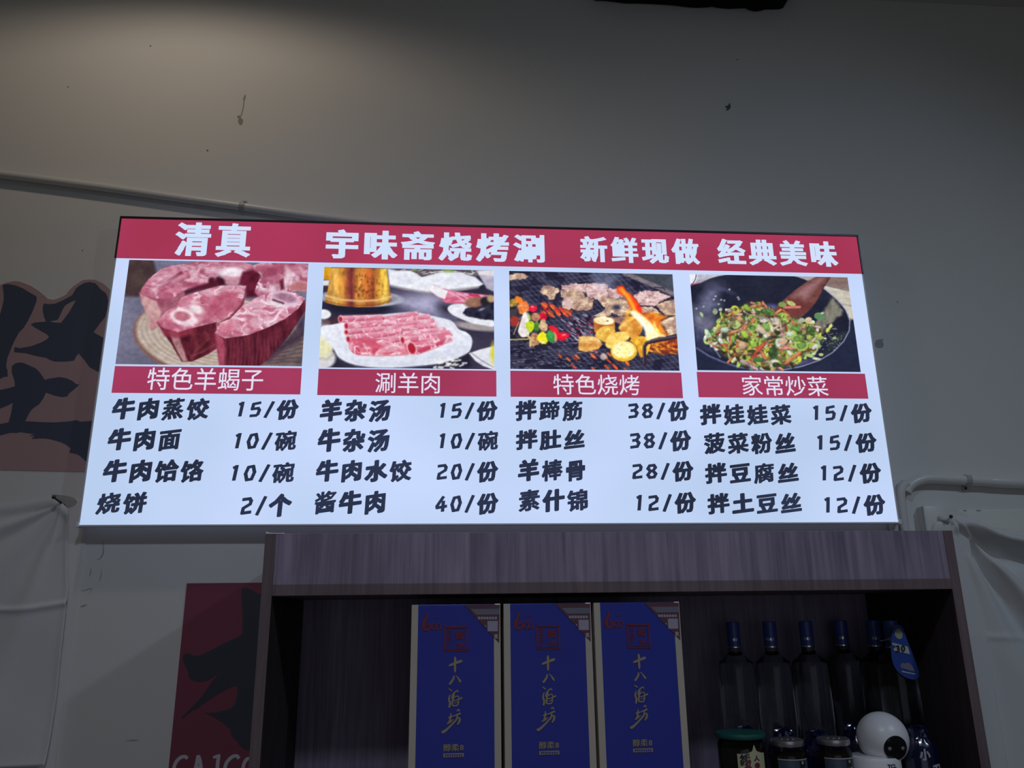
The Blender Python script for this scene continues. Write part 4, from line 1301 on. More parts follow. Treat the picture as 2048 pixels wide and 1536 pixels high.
for k in range(18):
    x0, x1 = CX0 + 0.001 + k * 0.0016, CX0 + 0.001 + (k + 1) * 0.0016
    h0, h1 = (0.0005 + 0.0026 * math.exp(-q / 2.2) + r.uniform(0, 0.0004) for q in (k, k + 1))
    bm.faces.new([bm.verts.new(q) for q in ((x0, CF - 0.0008, CZ1 - 0.0004), (x1, CF - 0.0008, CZ1 - 0.0004), (x1, CF - 0.0004, CZ1 + h1), (x0, CF - 0.0004, CZ1 + h0))])
done('peeling_edge_film', bm, M['white_gloss'], cab)['label'] = 'white torn film on the top left corner edge'

# ------------------------------------------------------------------ three blue spirit boxes
BF = -0.285
bc = crop(780, 1160, 3.2)
BX0, BX1 = at(824, 1209, BF).x, at(1000, 1208, BF).x
BZ = at(912, 1208.5, BF).z
BDEP = 0.105


def bp(u, v, d=0.0006):
    return at(*bc(u, v), BF - d)


def flat_px(bm, pts, Y, thick=0.0003):
    prism(bm, px_xz(pts, Y, bc), Y, Y + thick)


def brush(bm, pts, Y, n=10):
    """brush stroke: (u, v, width) knots"""
    c = spline([Vector((p[0], p[1], p[2])) for p in pts], n)
    L_, R_ = [], []
    for i, p in enumerate(c):
        t = (c[min(i + 1, len(c) - 1)] - c[max(i - 1, 0)])
        l = math.hypot(t.x, t.y) or 1
        nx, ny = -t.y / l, t.x / l
        w = max(0.8, p.z) / 2
        L_.append((p.x + nx * w, p.y + ny * w))
        R_.append((p.x - nx * w, p.y - ny * w))
    for i in range(len(c) - 1):
        q = px_xz([L_[i], L_[i + 1], R_[i + 1], R_[i]], Y, bc)
        bm.faces.new([bm.verts.new((x, Y - len(bm.faces) * 1e-6, z)) for x, z in q])


def make_gift_box():
    root = empty('gift_box', (BX0, BF, SHZ), 'tall blue and gold spirit gift box, leftmost of the three boxes on the shelf', 'box', 'blue spirit gift boxes')
    root.location = ((BX0 + BX1) / 2, BF + BDEP / 2, SHZ)
    bm = bmesh.new(); box(bm, (BX0, BF, SHZ), (BX1, BF + BDEP, BZ), 0.0012)
    done('carton', bm, M['blue'], root)
    ws = 0.0101
    for x0, x1 in ((BX0 - 0.0004, BX0 + ws), (BX1 - ws, BX1 + 0.0004)):
        bm = bmesh.new(); box(bm, (x0, BF - 0.0004, SHZ + 0.002), (x1, BF + BDEP + 0.0004, BZ - 0.0002), 0.0003)
        done('gold_edge', bm, M['gold'], root)
    Y = BF - 0.0010
    # corner sticker
    bm = bmesh.new(); flat_px(bm, [(476, 158), (702, 154), (699, 404)], Y)
    st = done('corner_sticker', bm, M['sticker'], root)
    bm = bmesh.new(); flat_px(bm, [(517, 186), (702, 184), (702, 220), (553, 222)], Y - 0.0002)
    done('grey_band', bm, M['sticker_grey'], st)
    bm = bmesh.new(); flat_px(bm, [(624, 262), (690, 262), (690, 328), (624, 328)], Y - 0.0002)
    done('pale_patch', bm, M['sticker_white'], st)
    bm = bmesh.new(); flat_px(bm, [(672, 152), (704, 151), (704, 158), (672, 158)], Y - 0.0003)
    done('film_glint', bm, M['ring'], st)
    bm = bmesh.new()
    flat_px(bm, [(606, 292), (613, 289), (616, 296), (609, 301)], Y - 0.0002)
    for k in range(7):
        flat_px(bm, [(562 + k * 18, 236), (576 + k * 18, 235), (576 + k * 18, 251), (562 + k * 18, 252)], Y - 0.0002)
    done('sticker_print', bm, M['sticker_white'], st)
    text_obj('sticker_print', '奖', bc(667, 376), bc(692, 346), Y - 0.0003, M['gold'], st, dx=0.03, dy=0.03)
    # red 600 mark
    bm = bmesh.new()
    brush(bm, [(232, 212, 8), (236, 232, 16), (222, 262, 20), (214, 290, 22), (222, 314, 20), (244, 318, 16), (258, 300, 14), (250, 280, 12), (236, 286, 9), (234, 298, 5)], Y)
    for cx in (282, 311):
        brush(bm, [(cx + 14 * math.cos(k), 298 + 19 * math.sin(k), 8) for k in np.linspace(0, 2 * PI, 9)], Y)
    for k in range(4):
        flat_px(bm, [(282 + k * 10, 236), (290 + k * 10, 236), (290 + k * 10, 243), (282 + k * 10, 243)], Y)
    done('red_number_mark', bm, M['redtext'], root)
    # seal
    bm = bmesh.new()
    for a, b, w in ((346, 499, 8), (358, 487, 3)):
        t0, t1 = 296 + (a - 346), 455 - (a - 346)
        for q in ([(a, t0), (b, t0), (b, t0 + w), (a, t0 + w)], [(a, t1 - w), (b, t1 - w), (b, t1), (a, t1)], [(a, t0), (a + w, t0), (a + w, t1), (a, t1)], [(b - w, t0), (b, t0), (b, t1), (b - w, t1)]):
            flat_px(bm, q, Y)
    sl = done('red_seal', bm, M['redtext'], root)
    K = dict(dx=0.022, dy=0.022, rise=0.08)
    text_obj('seal_lettering', '衡', bc(416, 382), bc(474, 324), Y, M['redtext'], sl, **K)
    text_obj('seal_lettering', '水', bc(420, 438), bc(476, 394), Y, M['redtext'], sl, **K)
    for k, ch in enumerate('老白干'):
        text_obj('seal_lettering', ch, bc(368, 346 + k * 38), bc(398, 314 + k * 38), Y, M['redtext'], sl, **K)
    # brushed gold characters
    bm = bmesh.new()
    brush(bm, [(376, 550, 6), (392, 542, 15), (420, 532, 15), (450, 520, 18), (463, 518, 12)], Y)
    brush(bm, [(414, 490, 4), (417, 505, 15), (416, 540, 14), (416, 575, 14), (416, 593, 4)], Y)
    brush(bm, [(406, 612, 6), (408, 626, 12), (396, 648, 14), (380, 668, 14)], Y)
    brush(bm, [(418, 610, 4), (434, 624, 8), (448, 646, 14), (454, 656, 6)], Y)
    brush(bm, [(374, 694, 3), (388, 704, 9), (398, 712, 4)], Y)
    brush(bm, [(386, 730, 5), (378, 760, 12), (384, 790, 14), (378, 816, 12)], Y)
    brush(bm, [(394, 760, 8), (404, 730, 10), (430, 708, 9), (438, 720, 5)], Y)
    brush(bm, [(412, 730, 7), (404, 760, 12), (400, 800, 10), (428, 802, 9), (440, 780, 8)], Y)
    brush(bm, [(410, 752, 6), (432, 742, 7), (440, 756, 8), (434, 796, 8)], Y)
    brush(bm, [(408, 774, 6), (440, 764, 8), (462, 752, 12)], Y)
    brush(bm, [(412, 788, 5), (434, 780, 6)], Y)
    brush(bm, [(372, 880, 6), (390, 876, 12), (404, 868, 6)], Y)
    brush(bm, [(390, 850, 5), (386, 880, 12), (380, 906, 10), (366, 918, 5)], Y)
    brush(bm, [(364, 922, 5), (386, 908, 10), (404, 892, 6)], Y)
    brush(bm, [(428, 838, 8), (440, 830, 12), (444, 842, 5)], Y)
    brush(bm, [(406, 872, 6), (430, 862, 11), (452, 852, 13)], Y)
    brush(bm, [(430, 866, 7), (426, 890, 12), (400, 920, 12), (370, 950, 14), (345, 970, 18), (330, 974, 16)], Y)
    brush(bm, [(426, 886, 6), (444, 882, 12), (444, 904, 14), (430, 926, 9)], Y)
    done('brushed_lettering', bm, M['goldtext'], root)
    bm = bmesh.new(); flat_px(bm, [(341, 1110), (473, 1107), (473, 1132), (341, 1135)], Y)
    bar = done('gold_bar', bm, M['goldtext'], root)
    bm = bmesh.new()
    for k in range(8):
        u = 352 + k * 14.5
        flat_px(bm, [(u, 1115), (u + 9, 1115), (u + 9, 1128), (u, 1128)], Y - 0.0003)
    done('bar_print', bm, M['blue'], bar)
    text_obj('grade_lettering', '醇柔8', bc(341, 1097), bc(472, 1046), Y, M['goldtext'], root, dx=0.022, dy=0.018)
    return root


def copy_tree(o, parent=None):
    c = o.copy()
    COL.objects.link(c)
    if parent:
        c.parent = parent
    for ch in list(o.children):
        copy_tree(ch, c)
    return c


gb = make_gift_box()
for px0, px1, lab in ((1008, 1180, 'tall blue and gold spirit gift box in the middle of the row of three'), (1186, 1359, 'tall blue and gold spirit gift box, rightmost of three, next to the bottles')):
    c = copy_tree(gb)
    c.location = ((at(px0, 1207, BF).x + at(px1, 1207, BF).x) / 2, BF + BDEP / 2, SHZ)
    c['label'] = lab

# ------------------------------------------------------------------ clear bottles with blue capsules
BT = at(1615, 1242, -0.10).z


def make_bottle():
    root = empty('glass_bottle', (0, 0, 0), '', 'bottle', 'clear bottles with blue capsules')
    H = BT - SHZ
    zr = at(1615, 1293, -0.10).z - SHZ
    bm = bmesh.new()
    prof = [(0.001, 0.0), (0.0305, 0.0), (0.0325, 0.004), (0.0325, zr - 0.038), (0.0305, zr - 0.026), (0.020, zr - 0.018), (0.0125, zr - 0.010), (0.0118, zr + 0.01), (0.0118, H - 0.004), (0.001, H - 0.004)]
    lathe(bm, prof, (0, 0, 0), 32)
    inn = [(0.001, H - 0.010), (0.0095, H - 0.010), (0.0095, zr - 0.009), (0.018, zr - 0.0205), (0.028, zr - 0.028), (0.030, zr - 0.040), (0.030, 0.008), (0.001, 0.008)]
    lathe(bm, inn, (0, 0, 0), 32)
    done('glass_body', bm, M['glass'], root, smooth=40)
    bm = bmesh.new(); lathe(bm, [(0.0122, zr + 0.001), (0.0122, H - 0.001), (0.0112, H), (0.001, H + 0.0003)], (0, 0, 0), 28)
    done('capsule', bm, M['capsule'], root, smooth=40)
    bm = bmesh.new(); lathe(bm, [(0.0121, zr - 0.001), (0.0128, zr - 0.0008), (0.0128, zr + 0.0012), (0.0121, zr + 0.0014)], (0, 0, 0), 28)
    done('silver_ring', bm, M['ring'], root, smooth=40)
    bm = bmesh.new()
    for k in range(-3, 4):
        a = -PI / 2 + k * 0.34
        t = Vector((-math.sin(a), math.cos(a), 0)); c = Vector((math.cos(a), math.sin(a), 0)) * 0.01235 + Vector((0, 0, zr + 0.0135))
        rr = random.Random(k)
        for q in range(3):
            x = (q - 1) * 0.0011
            h = 0.0016 + rr.random() * 0.0012
            bm.faces.new([bm.verts.new(c + t * (x + s * 0.0003) + Vector((0, 0, z))) for s, z in ((-1, -h), (1, -h), (1, h), (-1, h))])
    done('capsule_print', bm, M['ring'], root)
    return root


bot = make_bottle()
bspots = [(1467, -0.075, 'clear glass bottle with blue capsule, furthest left of the bottles'),
          (1540, -0.085, 'clear glass bottle with blue capsule, second from the left, behind the jars'),
          (1613, -0.085, 'clear glass bottle with blue capsule and bright ring, third from the left'),
          (1683, -0.060, 'clear glass bottle with blue capsule, left of the white camera'),
          (1748, -0.118, 'clear glass bottle with blue capsule in the dark directly above the camera'),
          (1783, -0.185, 'clear glass bottle with blue capsule that carries the hanging tag')]
for i, (px, Y, lab) in enumerate(bspots):
    o = bot if i == 0 else copy_tree(bot)
    p = at(px, 1268, Y)
    o.location = (p.x, Y, SHZ + LIFT)
    o['label'] = lab

# ------------------------------------------------------------------ hanging tag on the last bottle
TGY = -0.225
tc_ = crop(1430, 1210, 4.655)
tg = empty('hanging_tag', at(*tc_(1700, 190), TGY), 'blue hanging tag with a 30 price sticker on a bottle neck', 'tag')


def tag_poly(name, pts, m, parent, d, rnd=True, n=4):
    bm = bmesh.new()
    prism(bm, px_xz(round_poly(pts, n) if rnd else pts, TGY - d, tc_), TGY - d, TGY - d + 0.0005)
    return done(name, bm, m, parent)


tb = tag_poly('tag_card', [(1660, 205), (1700, 185), (1745, 210), (1790, 330), (1850, 480), (1895, 620), (1890, 680), (1830, 692), (1750, 660), (1680, 590), (1645, 490), (1640, 350)], M['tag'], tg, 0.0)
tag_poly('pale_dot', [(1672, 265), (1690, 225), (1720, 222), (1744, 262), (1742, 305), (1718, 318), (1688, 303)], M['tag_pale'], tg, 0.0008)
sk = tag_poly('price_sticker', [(1648, 350), (1795, 388), (1815, 458), (1668, 425)], M['paper'], tg, 0.0008, False)
text_obj('price_lettering', '30', tc_(1690, 442), tc_(1768, 372), TGY - 0.0015, M['ink'], sk, dx=0.05, dy=0.05, rise=0.25)
text_obj('price_lettering', '¥', tc_(1658, 402), tc_(1680, 368), TGY - 0.0015, M['ink'], sk, dx=0.01, dy=0.01)
tag_poly('tag_picture', [(1726, 560), (1745, 535), (1770, 545), (1800, 535), (1832, 560), (1862, 620), (1820, 612), (1770, 595), (1730, 585)], M['sticker_grey'], tg, 0.0008, False)
tag_poly('tag_picture', [(1738, 612), (1868, 640), (1866, 648), (1740, 624)], M['paper'], tg, 0.0008, False)
bm = bmesh.new()
p0 = at(1783, 1283, -0.138); p1 = at(*tc_(1690, 330), TGY)
tube(bm, [at(*tc_(1535, 335), -0.198), at(*tc_(1600, 322), -0.202), at(*tc_(1640, 300), -0.212), at(*tc_(1672, 240), TGY)], 0.0006, 6)
done('tag_string', bm, M['paper'], tg)

# ------------------------------------------------------------------ jars
jc = crop(1400, 1400, 6.4)


def lathe_mat(name, prof, c, m, parent, n=40, ang=40, caps=True):
    bm = bmesh.new(); lathe(bm, prof, c, n, caps)
    return done(name, bm, m, parent, smooth=ang)


def curved_label(name, x, y, r, a0, a1, z0, z1, m, parent, top=None, n=24):
    bm = bmesh.new()
    g = []
    for k in range(n + 1):
        a = a0 + (a1 - a0) * k / n
        zt = z1 if top is None else z1 + top(k / n)
        g.append([bm.verts.new((x + r * math.cos(a), y + r * math.sin(a), z)) for z in (z0, zt)])
    for a, b in zip(g, g[1:]):
        bm.faces.new((a[0], b[0], b[1], a[1]))
    return done(name, bm, m, parent, smooth=180)


def curved_text(name, s, x, y, r, ac, hw, z0, z1, m, parent, **kw):
    """text wrapped on a cylinder: centre angle ac, half-width hw in metres"""
    V, F = text_geom(s, **kw)
    lo, hi = V.min(0), V.max(0)
    out = []
    for a, b, d in V:
        rd = r + d
        t = (a - lo[0]) / (hi[0] - lo[0]) * 2 - 1
        ang = ac + t * hw / r
        out.append((x + rd * math.cos(ang), y + rd * math.sin(ang), z0 + (b - lo[1]) / (hi[1] - lo[1]) * (z1 - z0)))
    me = bpy.data.meshes.new(name)
    me.from_pydata(out, [], F)
    me.update()
    return link(name, me, m, parent)


# green-lidded tea jar
JY = -0.225
pl, pr_ = at(1432, 1470, JY), at(1528, 1470, JY)
jx, jr = (pl.x + pr_.x) / 2, (pr_.x - pl.x) / 2
zl = at(1480, 1474, JY - jr).z
gj = empty('tea_jar', (jx, JY, SHZ), 'tea jar with a teal green lid and cream fruit label', 'jar')
lathe_mat('teal_lid', [(0.001, zl + 0.003), (jr * 0.86, zl + 0.003), (jr * 0.98, zl + 0.002), (jr, zl), (jr, zl - 0.0035), (jr * 0.96, zl - 0.0055), (0.001, zl - 0.0055)], (jx, JY, 0), M['teal'], gj)
rb = jr * 0.93
lathe_mat('jar_body', [(0.001, SHZ), (rb * 0.95, SHZ), (rb, SHZ + 0.004), (rb, zl - 0.014), (rb * 0.93, zl - 0.008), (rb * 0.9, zl - 0.0055), (0.001, zl - 0.0055)], (jx, JY, 0), M['jarglass'], gj)
lathe_mat('tea_leaves', [(0.001, SHZ + 0.003), (rb * 0.92, SHZ + 0.003), (rb * 0.94, SHZ + 0.006), (rb * 0.94, zl - 0.022), (0.001, zl - 0.020)], (jx, JY, 0), M['tea'], gj)
zlab = at(1490, 1506, JY - jr).z


def ogee(t):
    w = abs(t - 0.56)
    return (0.009 * math.exp(-(w / 0.05) ** 2) + 0.004 * math.exp(-((t - 0.56) / 0.22) ** 2)) - 0.002


lb = curved_label('fruit_label', jx, JY, rb + 0.0005, -PI / 2 - 0.52, -PI / 2 + 0.80, SHZ + 0.012, zlab, M['cream'], gj, ogee, 48)
for s, ac, hw, z0, z1, m in (('北', -PI / 2 - 0.10, 0.0042, zlab - 0.0080, zlab - 0.0005, 'ink'), ('特', -PI / 2 - 0.08, 0.0042, zlab - 0.0180, zlab - 0.0095, 'redtext'),
                             ('人', -PI / 2 + 0.30, 0.0055, zlab - 0.0130, zlab - 0.0045, 'ink'), ('参', -PI / 2 + 0.30, 0.0055, zlab - 0.0240, zlab - 0.0145, 'redtext')):
    curved_text('label_lettering', s, jx, JY, rb + 0.0010, ac, hw, z0, z1, M[m], lb, dx=0.03, dy=0.03)
bm = bmesh.new()
r = random.Random(8)
for k in range(26):
    a = -PI / 2 - 0.40 + r.random() * 0.24; z = zlab - 0.004 - r.random() * 0.014
    c = Vector((jx + (rb + 0.0010) * math.cos(a), JY + (rb + 0.0010) * math.sin(a), z)); t = Vector((-math.sin(a), math.cos(a), 0))
    th = r.uniform(0, PI)
    d1_, d2_ = t * math.cos(th) + Vector((0, 0, math.sin(th))), t * -math.sin(th) + Vector((0, 0, math.cos(th)))
    bm.faces.new([bm.verts.new(c + d1_ * sx * 0.0024 + d2_ * sy * 0.0007) for sx, sy in ((-1, -1), (1, -1), (1, 1), (-1, 1))])
done('label_drawing', bm, M['ink'], lb)
curved_label('label_drawing', jx, JY, rb + 0.0010, -PI / 2 - 0.30, -PI / 2 + 0.08, zlab - 0.034, zlab - 0.0215, M['sticker'], lb, lambda t: 0.006 * math.sin(t * PI) - 0.002)


def make_jar():
    """silver-lidded jar with a blue landscape label; origin at its base centre"""
    y = -0.235
    a, b = at(1544, 1490, y), at(1606, 1490, y)
    r = (b.x - a.x) / 2
    ztop = at(1575, 1483, y - r).z - SHZ
    root = empty('food_jar', (0, 0, 0), '', 'jar', 'silver lidded jars')
    lid = lathe_mat('silver_lid', [(0.001, ztop + 0.0005), (r * 0.92, ztop + 0.0005), (r * 0.99, ztop - 0.0005), (r, ztop - 0.002), (r, ztop - 0.0075), (r * 0.97, ztop - 0.009), (0.001, ztop - 0.009)], (0, 0, 0), M['lidmetal'], root)
    rb_ = r * 1.05
    lathe_mat('jar_body', [(0.001, 0), (rb_ * 0.95, 0), (rb_, 0.004), (rb_, ztop - 0.028), (rb_ * 0.98, ztop - 0.020), (r * 0.90, ztop - 0.013), (r * 0.88, ztop - 0.009), (0.001, ztop - 0.009)], (0, 0, 0), M['jarglass'], root)
    lathe_mat('jar_contents', [(0.001, 0.003), (rb_ * 0.93, 0.003), (rb_ * 0.94, ztop - 0.03), (rb_ * 0.8, ztop - 0.024), (0.001, ztop - 0.022)], (0, 0, 0), M['tea'], root)
    z1 = ztop - 0.0265
    lab = curved_label('landscape_label', 0, 0, rb_ + 0.0005, -PI / 2 - 1.05, -PI / 2 + 0.95, 0.012, z1, M['scene_label'], root)
    curved_label('label_rim', 0, 0, rb_ + 0.0008, -PI / 2 - 1.05, -PI / 2 + 0.95, z1 - 0.0012, z1 + 0.0002, M['paper'], lab)
    curved_label('label_rim', 0, 0, rb_ + 0.0008, -PI / 2 + 0.93, -PI / 2 + 0.96, 0.012, z1, M['paper'], lab, n=2)
    curved_label('dark_band', 0, 0, rb_ + 0.0008, -PI / 2 + 0.22, -PI / 2 + 0.62, 0.012, z1 - 0.002, M['darkband'], lab)
    curved_label('pale_mark', 0, 0, rb_ + 0.0011, -PI / 2 + 0.36, -PI / 2 + 0.48, z1 - 0.007, z1 - 0.003, M['cream'], lab, n=4)
    curved_text('label_lettering', '人参', 0, 0, rb_ + 0.0011, -PI / 2 + 0.42, 0.0058, z1 - 0.0185, z1 - 0.0125, M['paper'], lab, dx=0.02, dy=0.02)
    for q in (-0.35, -0.1, 0.15):
        bm = bmesh.new(); lathe(bm, [(0.0005, 0.0018), (0.0016, 0.0012), (0.0024, 0.0)], (r * 0.5 * math.sin(q * 3), -r * 0.45 * math.cos(q * 3), ztop + 0.0004), 10)
        done('lid_bump', bm, M['lidmetal'], lid, smooth=180)
    return root, y


jar, jy = make_jar()
for i, (px, lab) in enumerate(((1575, 'silver lidded jar with blue landscape label beside the teal lidded jar'), (1667, 'silver lidded jar with blue landscape label right beside the white camera'))):
    o = jar if i == 0 else copy_tree(jar)
    o.location = (at(px, 1490, jy).x, jy, SHZ)
    o['label'] = lab

# ------------------------------------------------------------------ plastic-wrapped bottles behind the jars


def make_packet(seed, h):
    root = empty('wrapped_bottle', (0, 0, 0), '', 'wrapped bottle', 'navy plastic wrapped bottles')
    bm = bmesh.new()
    r = random.Random(seed)
    n = 40
    prof = [(0.026, 0.0), (0.0275, 0.004), (0.028, 0.03), (0.0278, h * 0.62), (0.0265, h * 0.70), (0.0235, h * 0.80), (0.018, h * 0.86), (0.0165, h * 0.90), (0.017, h * 0.94), (0.0155, h * 0.975), (0.010, h), (0.002, h * 1.004)]
    ph = [r.uniform(0, 6) for _ in range(6)]
    rings = []
    for i, (R_, z) in enumerate(prof):
        am = 0.015 + 0.22 * max(0, (i - 3) / 8.0)
        ring = []
        for k in range(n):
            a = k * 2 * PI / n
            f = math.sin(5 * a + ph[0] + i * 0.5) * 0.5 + math.sin(9 * a + ph[1] - i * 0.8) * 0.35 + math.sin(13 * a + ph[2] + i) * 0.3
            ring.append(bm.verts.new((R_ * (1 + am * f) * math.cos(a), R_ * (1 + am * f) * math.sin(a), z + (0.004 * f * am * 4 if i > 4 else 0))))
        rings.append(ring)
    for a, b in zip(rings, rings[1:]):
        for k in range(n):
            bm.faces.new((a[k], a[(k + 1) % n], b[(k + 1) % n], b[k]))
    bm.faces.new(rings[0][::-1]); bm.faces.new(rings[-1])
    done('plastic_wrap', bm, M['foil'], root, smooth=28)
    return root



pk_ = make_packet(1, 0.130)
for i, (px, py, Y, lab, txt) in enumerate((
        (1488, 1455, -0.162, 'navy plastic wrapped bottle behind the teal lidded jar', None),
        (1566, 1458, -0.165, 'navy plastic wrapped bottle behind the left silver lidded jar', None),
        (1632, 1462, -0.165, 'navy plastic wrapped bottle behind the right silver lidded jar', None),
        (1708, 1450, -0.172, 'navy plastic wrapped bottle with white print at the left of the camera', '小'),
        (1832, 1454, -0.246, 'navy plastic wrapped bottle with white print at the right of the camera', '小刀'))):
    o = pk_ if i == 0 else make_packet(i + 1, 0.130)
    if txt:
        for j, ch in enumerate(txt):
            curved_text('wrap_print', ch, 0, 0, 0.0289, -PI / 2 + (0.0 if len(txt) == 1 else (-0.25, 0.35)[j]), 0.0085, 0.078 - j * 0.026, 0.098 - j * 0.026, M['foilmark'], o, dx=0.05, dy=0.05, rise=0.1)
    p = at(px, py, Y)
    o.location = (p.x, Y, SHZ + LIFT)
    o.scale = (1, 1, (p.z - SHZ) / 0.130)
    o['label'] = lab
# ------------------------------------------------------------------ white security camera
KY = -0.235
hc = at(1766, 1478, KY)
hr = (at(1813, 1478, KY).x - at(1719, 1478, KY).x) / 2
zt = at(1774, 1519, KY - hr).z
kb = empty('security_camera', (hc.x + 0.005, KY, SHZ), 'white round indoor security camera with black eye on the shelf', 'camera')
bx = at(1774, 1530, KY - hr).x
rbb = hr * 1.0
lathe_mat('camera_base', [(0.001, SHZ), (rbb * 1.02, SHZ), (rbb * 1.04, SHZ + 0.004), (rbb * 1.0, zt - 0.004), (rbb * 0.95, zt), (rbb * 0.6, zt + 0.001), (0.001, zt + 0.001)], (bx, KY, 0), M['white_gloss'], kb)
bm = bmesh.new()
bmesh.ops.create_uvsphere(bm, u_segments=48, v_segments=28, radius=hr)
dirv = Vector((0.02, -0.97, -0.24)).normalized()
for v in bm.verts:
    n_ = v.co.normalized()
    d = n_.dot(dirv)
    v.co = v.co * (1.0 + 0.05 * n_.dot(Vector((-0.25, 0, 1)).normalized()) - (0.05 * max(0, d - 0.86) / 0.14))
bm.transform(Matrix.Translation((hc.x, KY, hc.z)))
head = done('camera_head', bm, M['white_gloss'], kb, smooth=180)
q = dirv.to_track_quat('Z', 'Y')
bm = bmesh.new()
lathe(bm, [(0.0005, 0.0030), (hr * 0.30, 0.0024), (hr * 0.47, 0.0006), (hr * 0.485, -0.002), (hr * 0.485, -0.006)], (0, 0, 0), 40)
bm.transform(Matrix.Translation(Vector((hc.x, KY, hc.z)) + dirv * (hr * 0.9)) @ q.to_matrix().to_4x4())
eye = done('black_eye', bm, M['black_gloss'], kb, smooth=40)
for sx in (-1, 1):
    bm = bmesh.new()
    lathe(bm, [(0.0003, 0.0014), (hr * 0.06, 0.001), (hr * 0.085, 0.0)], (sx * hr * 0.27, 0, 0.0020), 18)
    bm.transform(Matrix.Translation(Vector((hc.x, KY, hc.z)) + dirv * (hr * 0.9)) @ q.to_matrix().to_4x4())
    e = done('eye_lens', bm, M['lens'], eye, smooth=180)
V, F = text_geom('TCL', dx=0.03, dy=0.03)
curved_text('base_lettering', 'TCL', bx, KY, rbb * 1.012, -PI / 2 + 0.22, 0.0085, at(1790, 1537, KY - hr).z, at(1790, 1528.5, KY - hr).z, M['ink'], kb, dx=0.05, dy=0.045)

# ------------------------------------------------------------------ wall lettering panels
wc1, wc2 = crop(0, 540, 6.4), crop(0, 740, 6.4)
dec = empty('wall_decal', at(120, 760, 0), 'brown wall decal with large black brush character, left of the menu sign', 'wall decal')
bm = bmesh.new()
prism(bm, px_xz([(-90, 600), (-40, 588), (0, 571), (12, 566), (28, 562.5), (40, 563.5), (52, 568), (64, 573), (78, 582), (90, 592), (96, 598), (108, 600), (120, 596), (132, 590), (138, 582), (146, 574), (156, 567), (166, 560.5), (178, 559.5), (190, 560), (200, 564), (209, 569), (220, 579), (236, 590), (236, 943), (160, 943.5), (0, 940), (-90, 939)], 0), -0.0012, 0.0004)
done('decal_backing', bm, M['decal_rose'], dec)


def decal(name, pts, cv, m, Y, parent, smooth=True):
    bm = bmesh.new()
    prism(bm, px_xz(pts, Y, cv), Y, Y + 0.0008)
    return done(name, bm, m, parent)


decal('brush_stroke', [(30, 195), (60, 182), (110, 180), (180, 192), (290, 232), (400, 300), (455, 328), (470, 350), (465, 400), (420, 520), (360, 640), (300, 740), (240, 800), (180, 910), (130, 1030), (95, 1120), (80, 1200), (80, 1255), (95, 1275), (97, 1365), (60, 1362), (0, 1390), (-400, 1420), (-400, 560), (0, 570), (25, 480), (48, 380), (48, 310), (40, 250)], wc1, M['decal_black'], -0.0018, dec)
decal('brush_stroke', [(560, 430), (630, 436), (700, 432), (800, 390), (920, 325), (945, 285), (970, 240), (1010, 203), (1080, 165), (1150, 153), (1220, 170), (1255, 205), (1290, 250), (1350, 290), (1370, 330), (1385, 390), (1372, 500), (1345, 600), (1270, 690), (1195, 795), (1310, 860), (1460, 930), (1460, 1330), (1255, 1300), (1150, 1245), (1080, 1150), (1005, 1065), (970, 1110), (950, 1155), (850, 1168), (700, 1168), (620, 1140), (600, 1122), (520, 1108), (440, 1090), (330, 1062), (180, 1048), (185, 985), (260, 1000), (400, 975), (520, 930), (600, 888), (628, 850), (600, 820), (530, 780), (450, 735), (395, 697), (440, 672), (590, 660), (565, 600), (548, 530), (548, 470)], wc1, M['decal_black'], -0.0018, dec)
decal('stroke_gap', [(635, 660), (740, 638), (772, 575), (800, 510), (835, 455), (900, 415), (968, 388), (935, 450), (880, 545), (780, 676), (700, 672)], wc1, M['decal_rose'], -0.0021, dec)
decal('brush_stroke', [(150, 30), (152, -50), (200, -88), (260, -99), (320, -84), (460, -20), (510, 30), (572, 125), (640, 108), (760, 90), (850, 105), (920, 135), (975, 180), (1012, 185), (985, 215), (930, 260), (880, 300), (865, 332), (800, 345), (700, 325), (590, 285), (575, 310), (555, 360), (500, 435), (420, 490), (380, 535), (360, 575), (320, 655), (420, 660), (560, 668), (700, 670), (820, 662), (900, 655), (985, 640), (1030, 662), (1170, 650), (1250, 650), (1220, 1210), (1100, 1165), (1010, 1085), (960, 1068), (888, 1055), (905, 1000), (840, 950), (790, 925), (640, 882), (540, 872), (415, 880), (408, 870), (455, 845), (380, 840), (452, 820), (340, 805), (260, 792), (210, 803), (130, 800), (0, 835), (-380, 850), (-380, 690), (0, 692), (110, 668), (140, 560), (165, 415), (100, 450), (0, 492), (-380, 520), (-380, 260), (0, 255), (100, 235), (192, 208), (185, 130), (165, 70)], wc2, M['decal_black'], -0.0018, dec)

pc_ = crop(320, 1140, 3.879)
pan = empty('red_wall_panel', at(440, 1350, 0), 'dark red wall panel with black brush character, half behind the cabinet', 'wall panel')
bm = bmesh.new()
zt_, zb_ = at(*pc_(207, 103), -0.003).z, 0.95
xl_ = at(*pc_(207, 103), -0.003).x
# the cabinet back stands 3 mm off the wall, so the panel runs up to and behind its side
prism(bm, [(xl_, zt_), (CX0 + 0.05, zt_), (CX0 + 0.05, zb_), (xl_, zb_)], -0.0022, 0.0004)
done('panel_sheet', bm, M['panel_red'], pan)


def panel_poly(name, pts, m, Y=-0.0026):
    bm = bmesh.new()
    q = [(min(x, CX0 + 0.045), z) for x, z in px_xz(pts, Y, pc_)]
    prism(bm, q, Y, Y + 0.0005)
    return done(name, bm, m, pan)


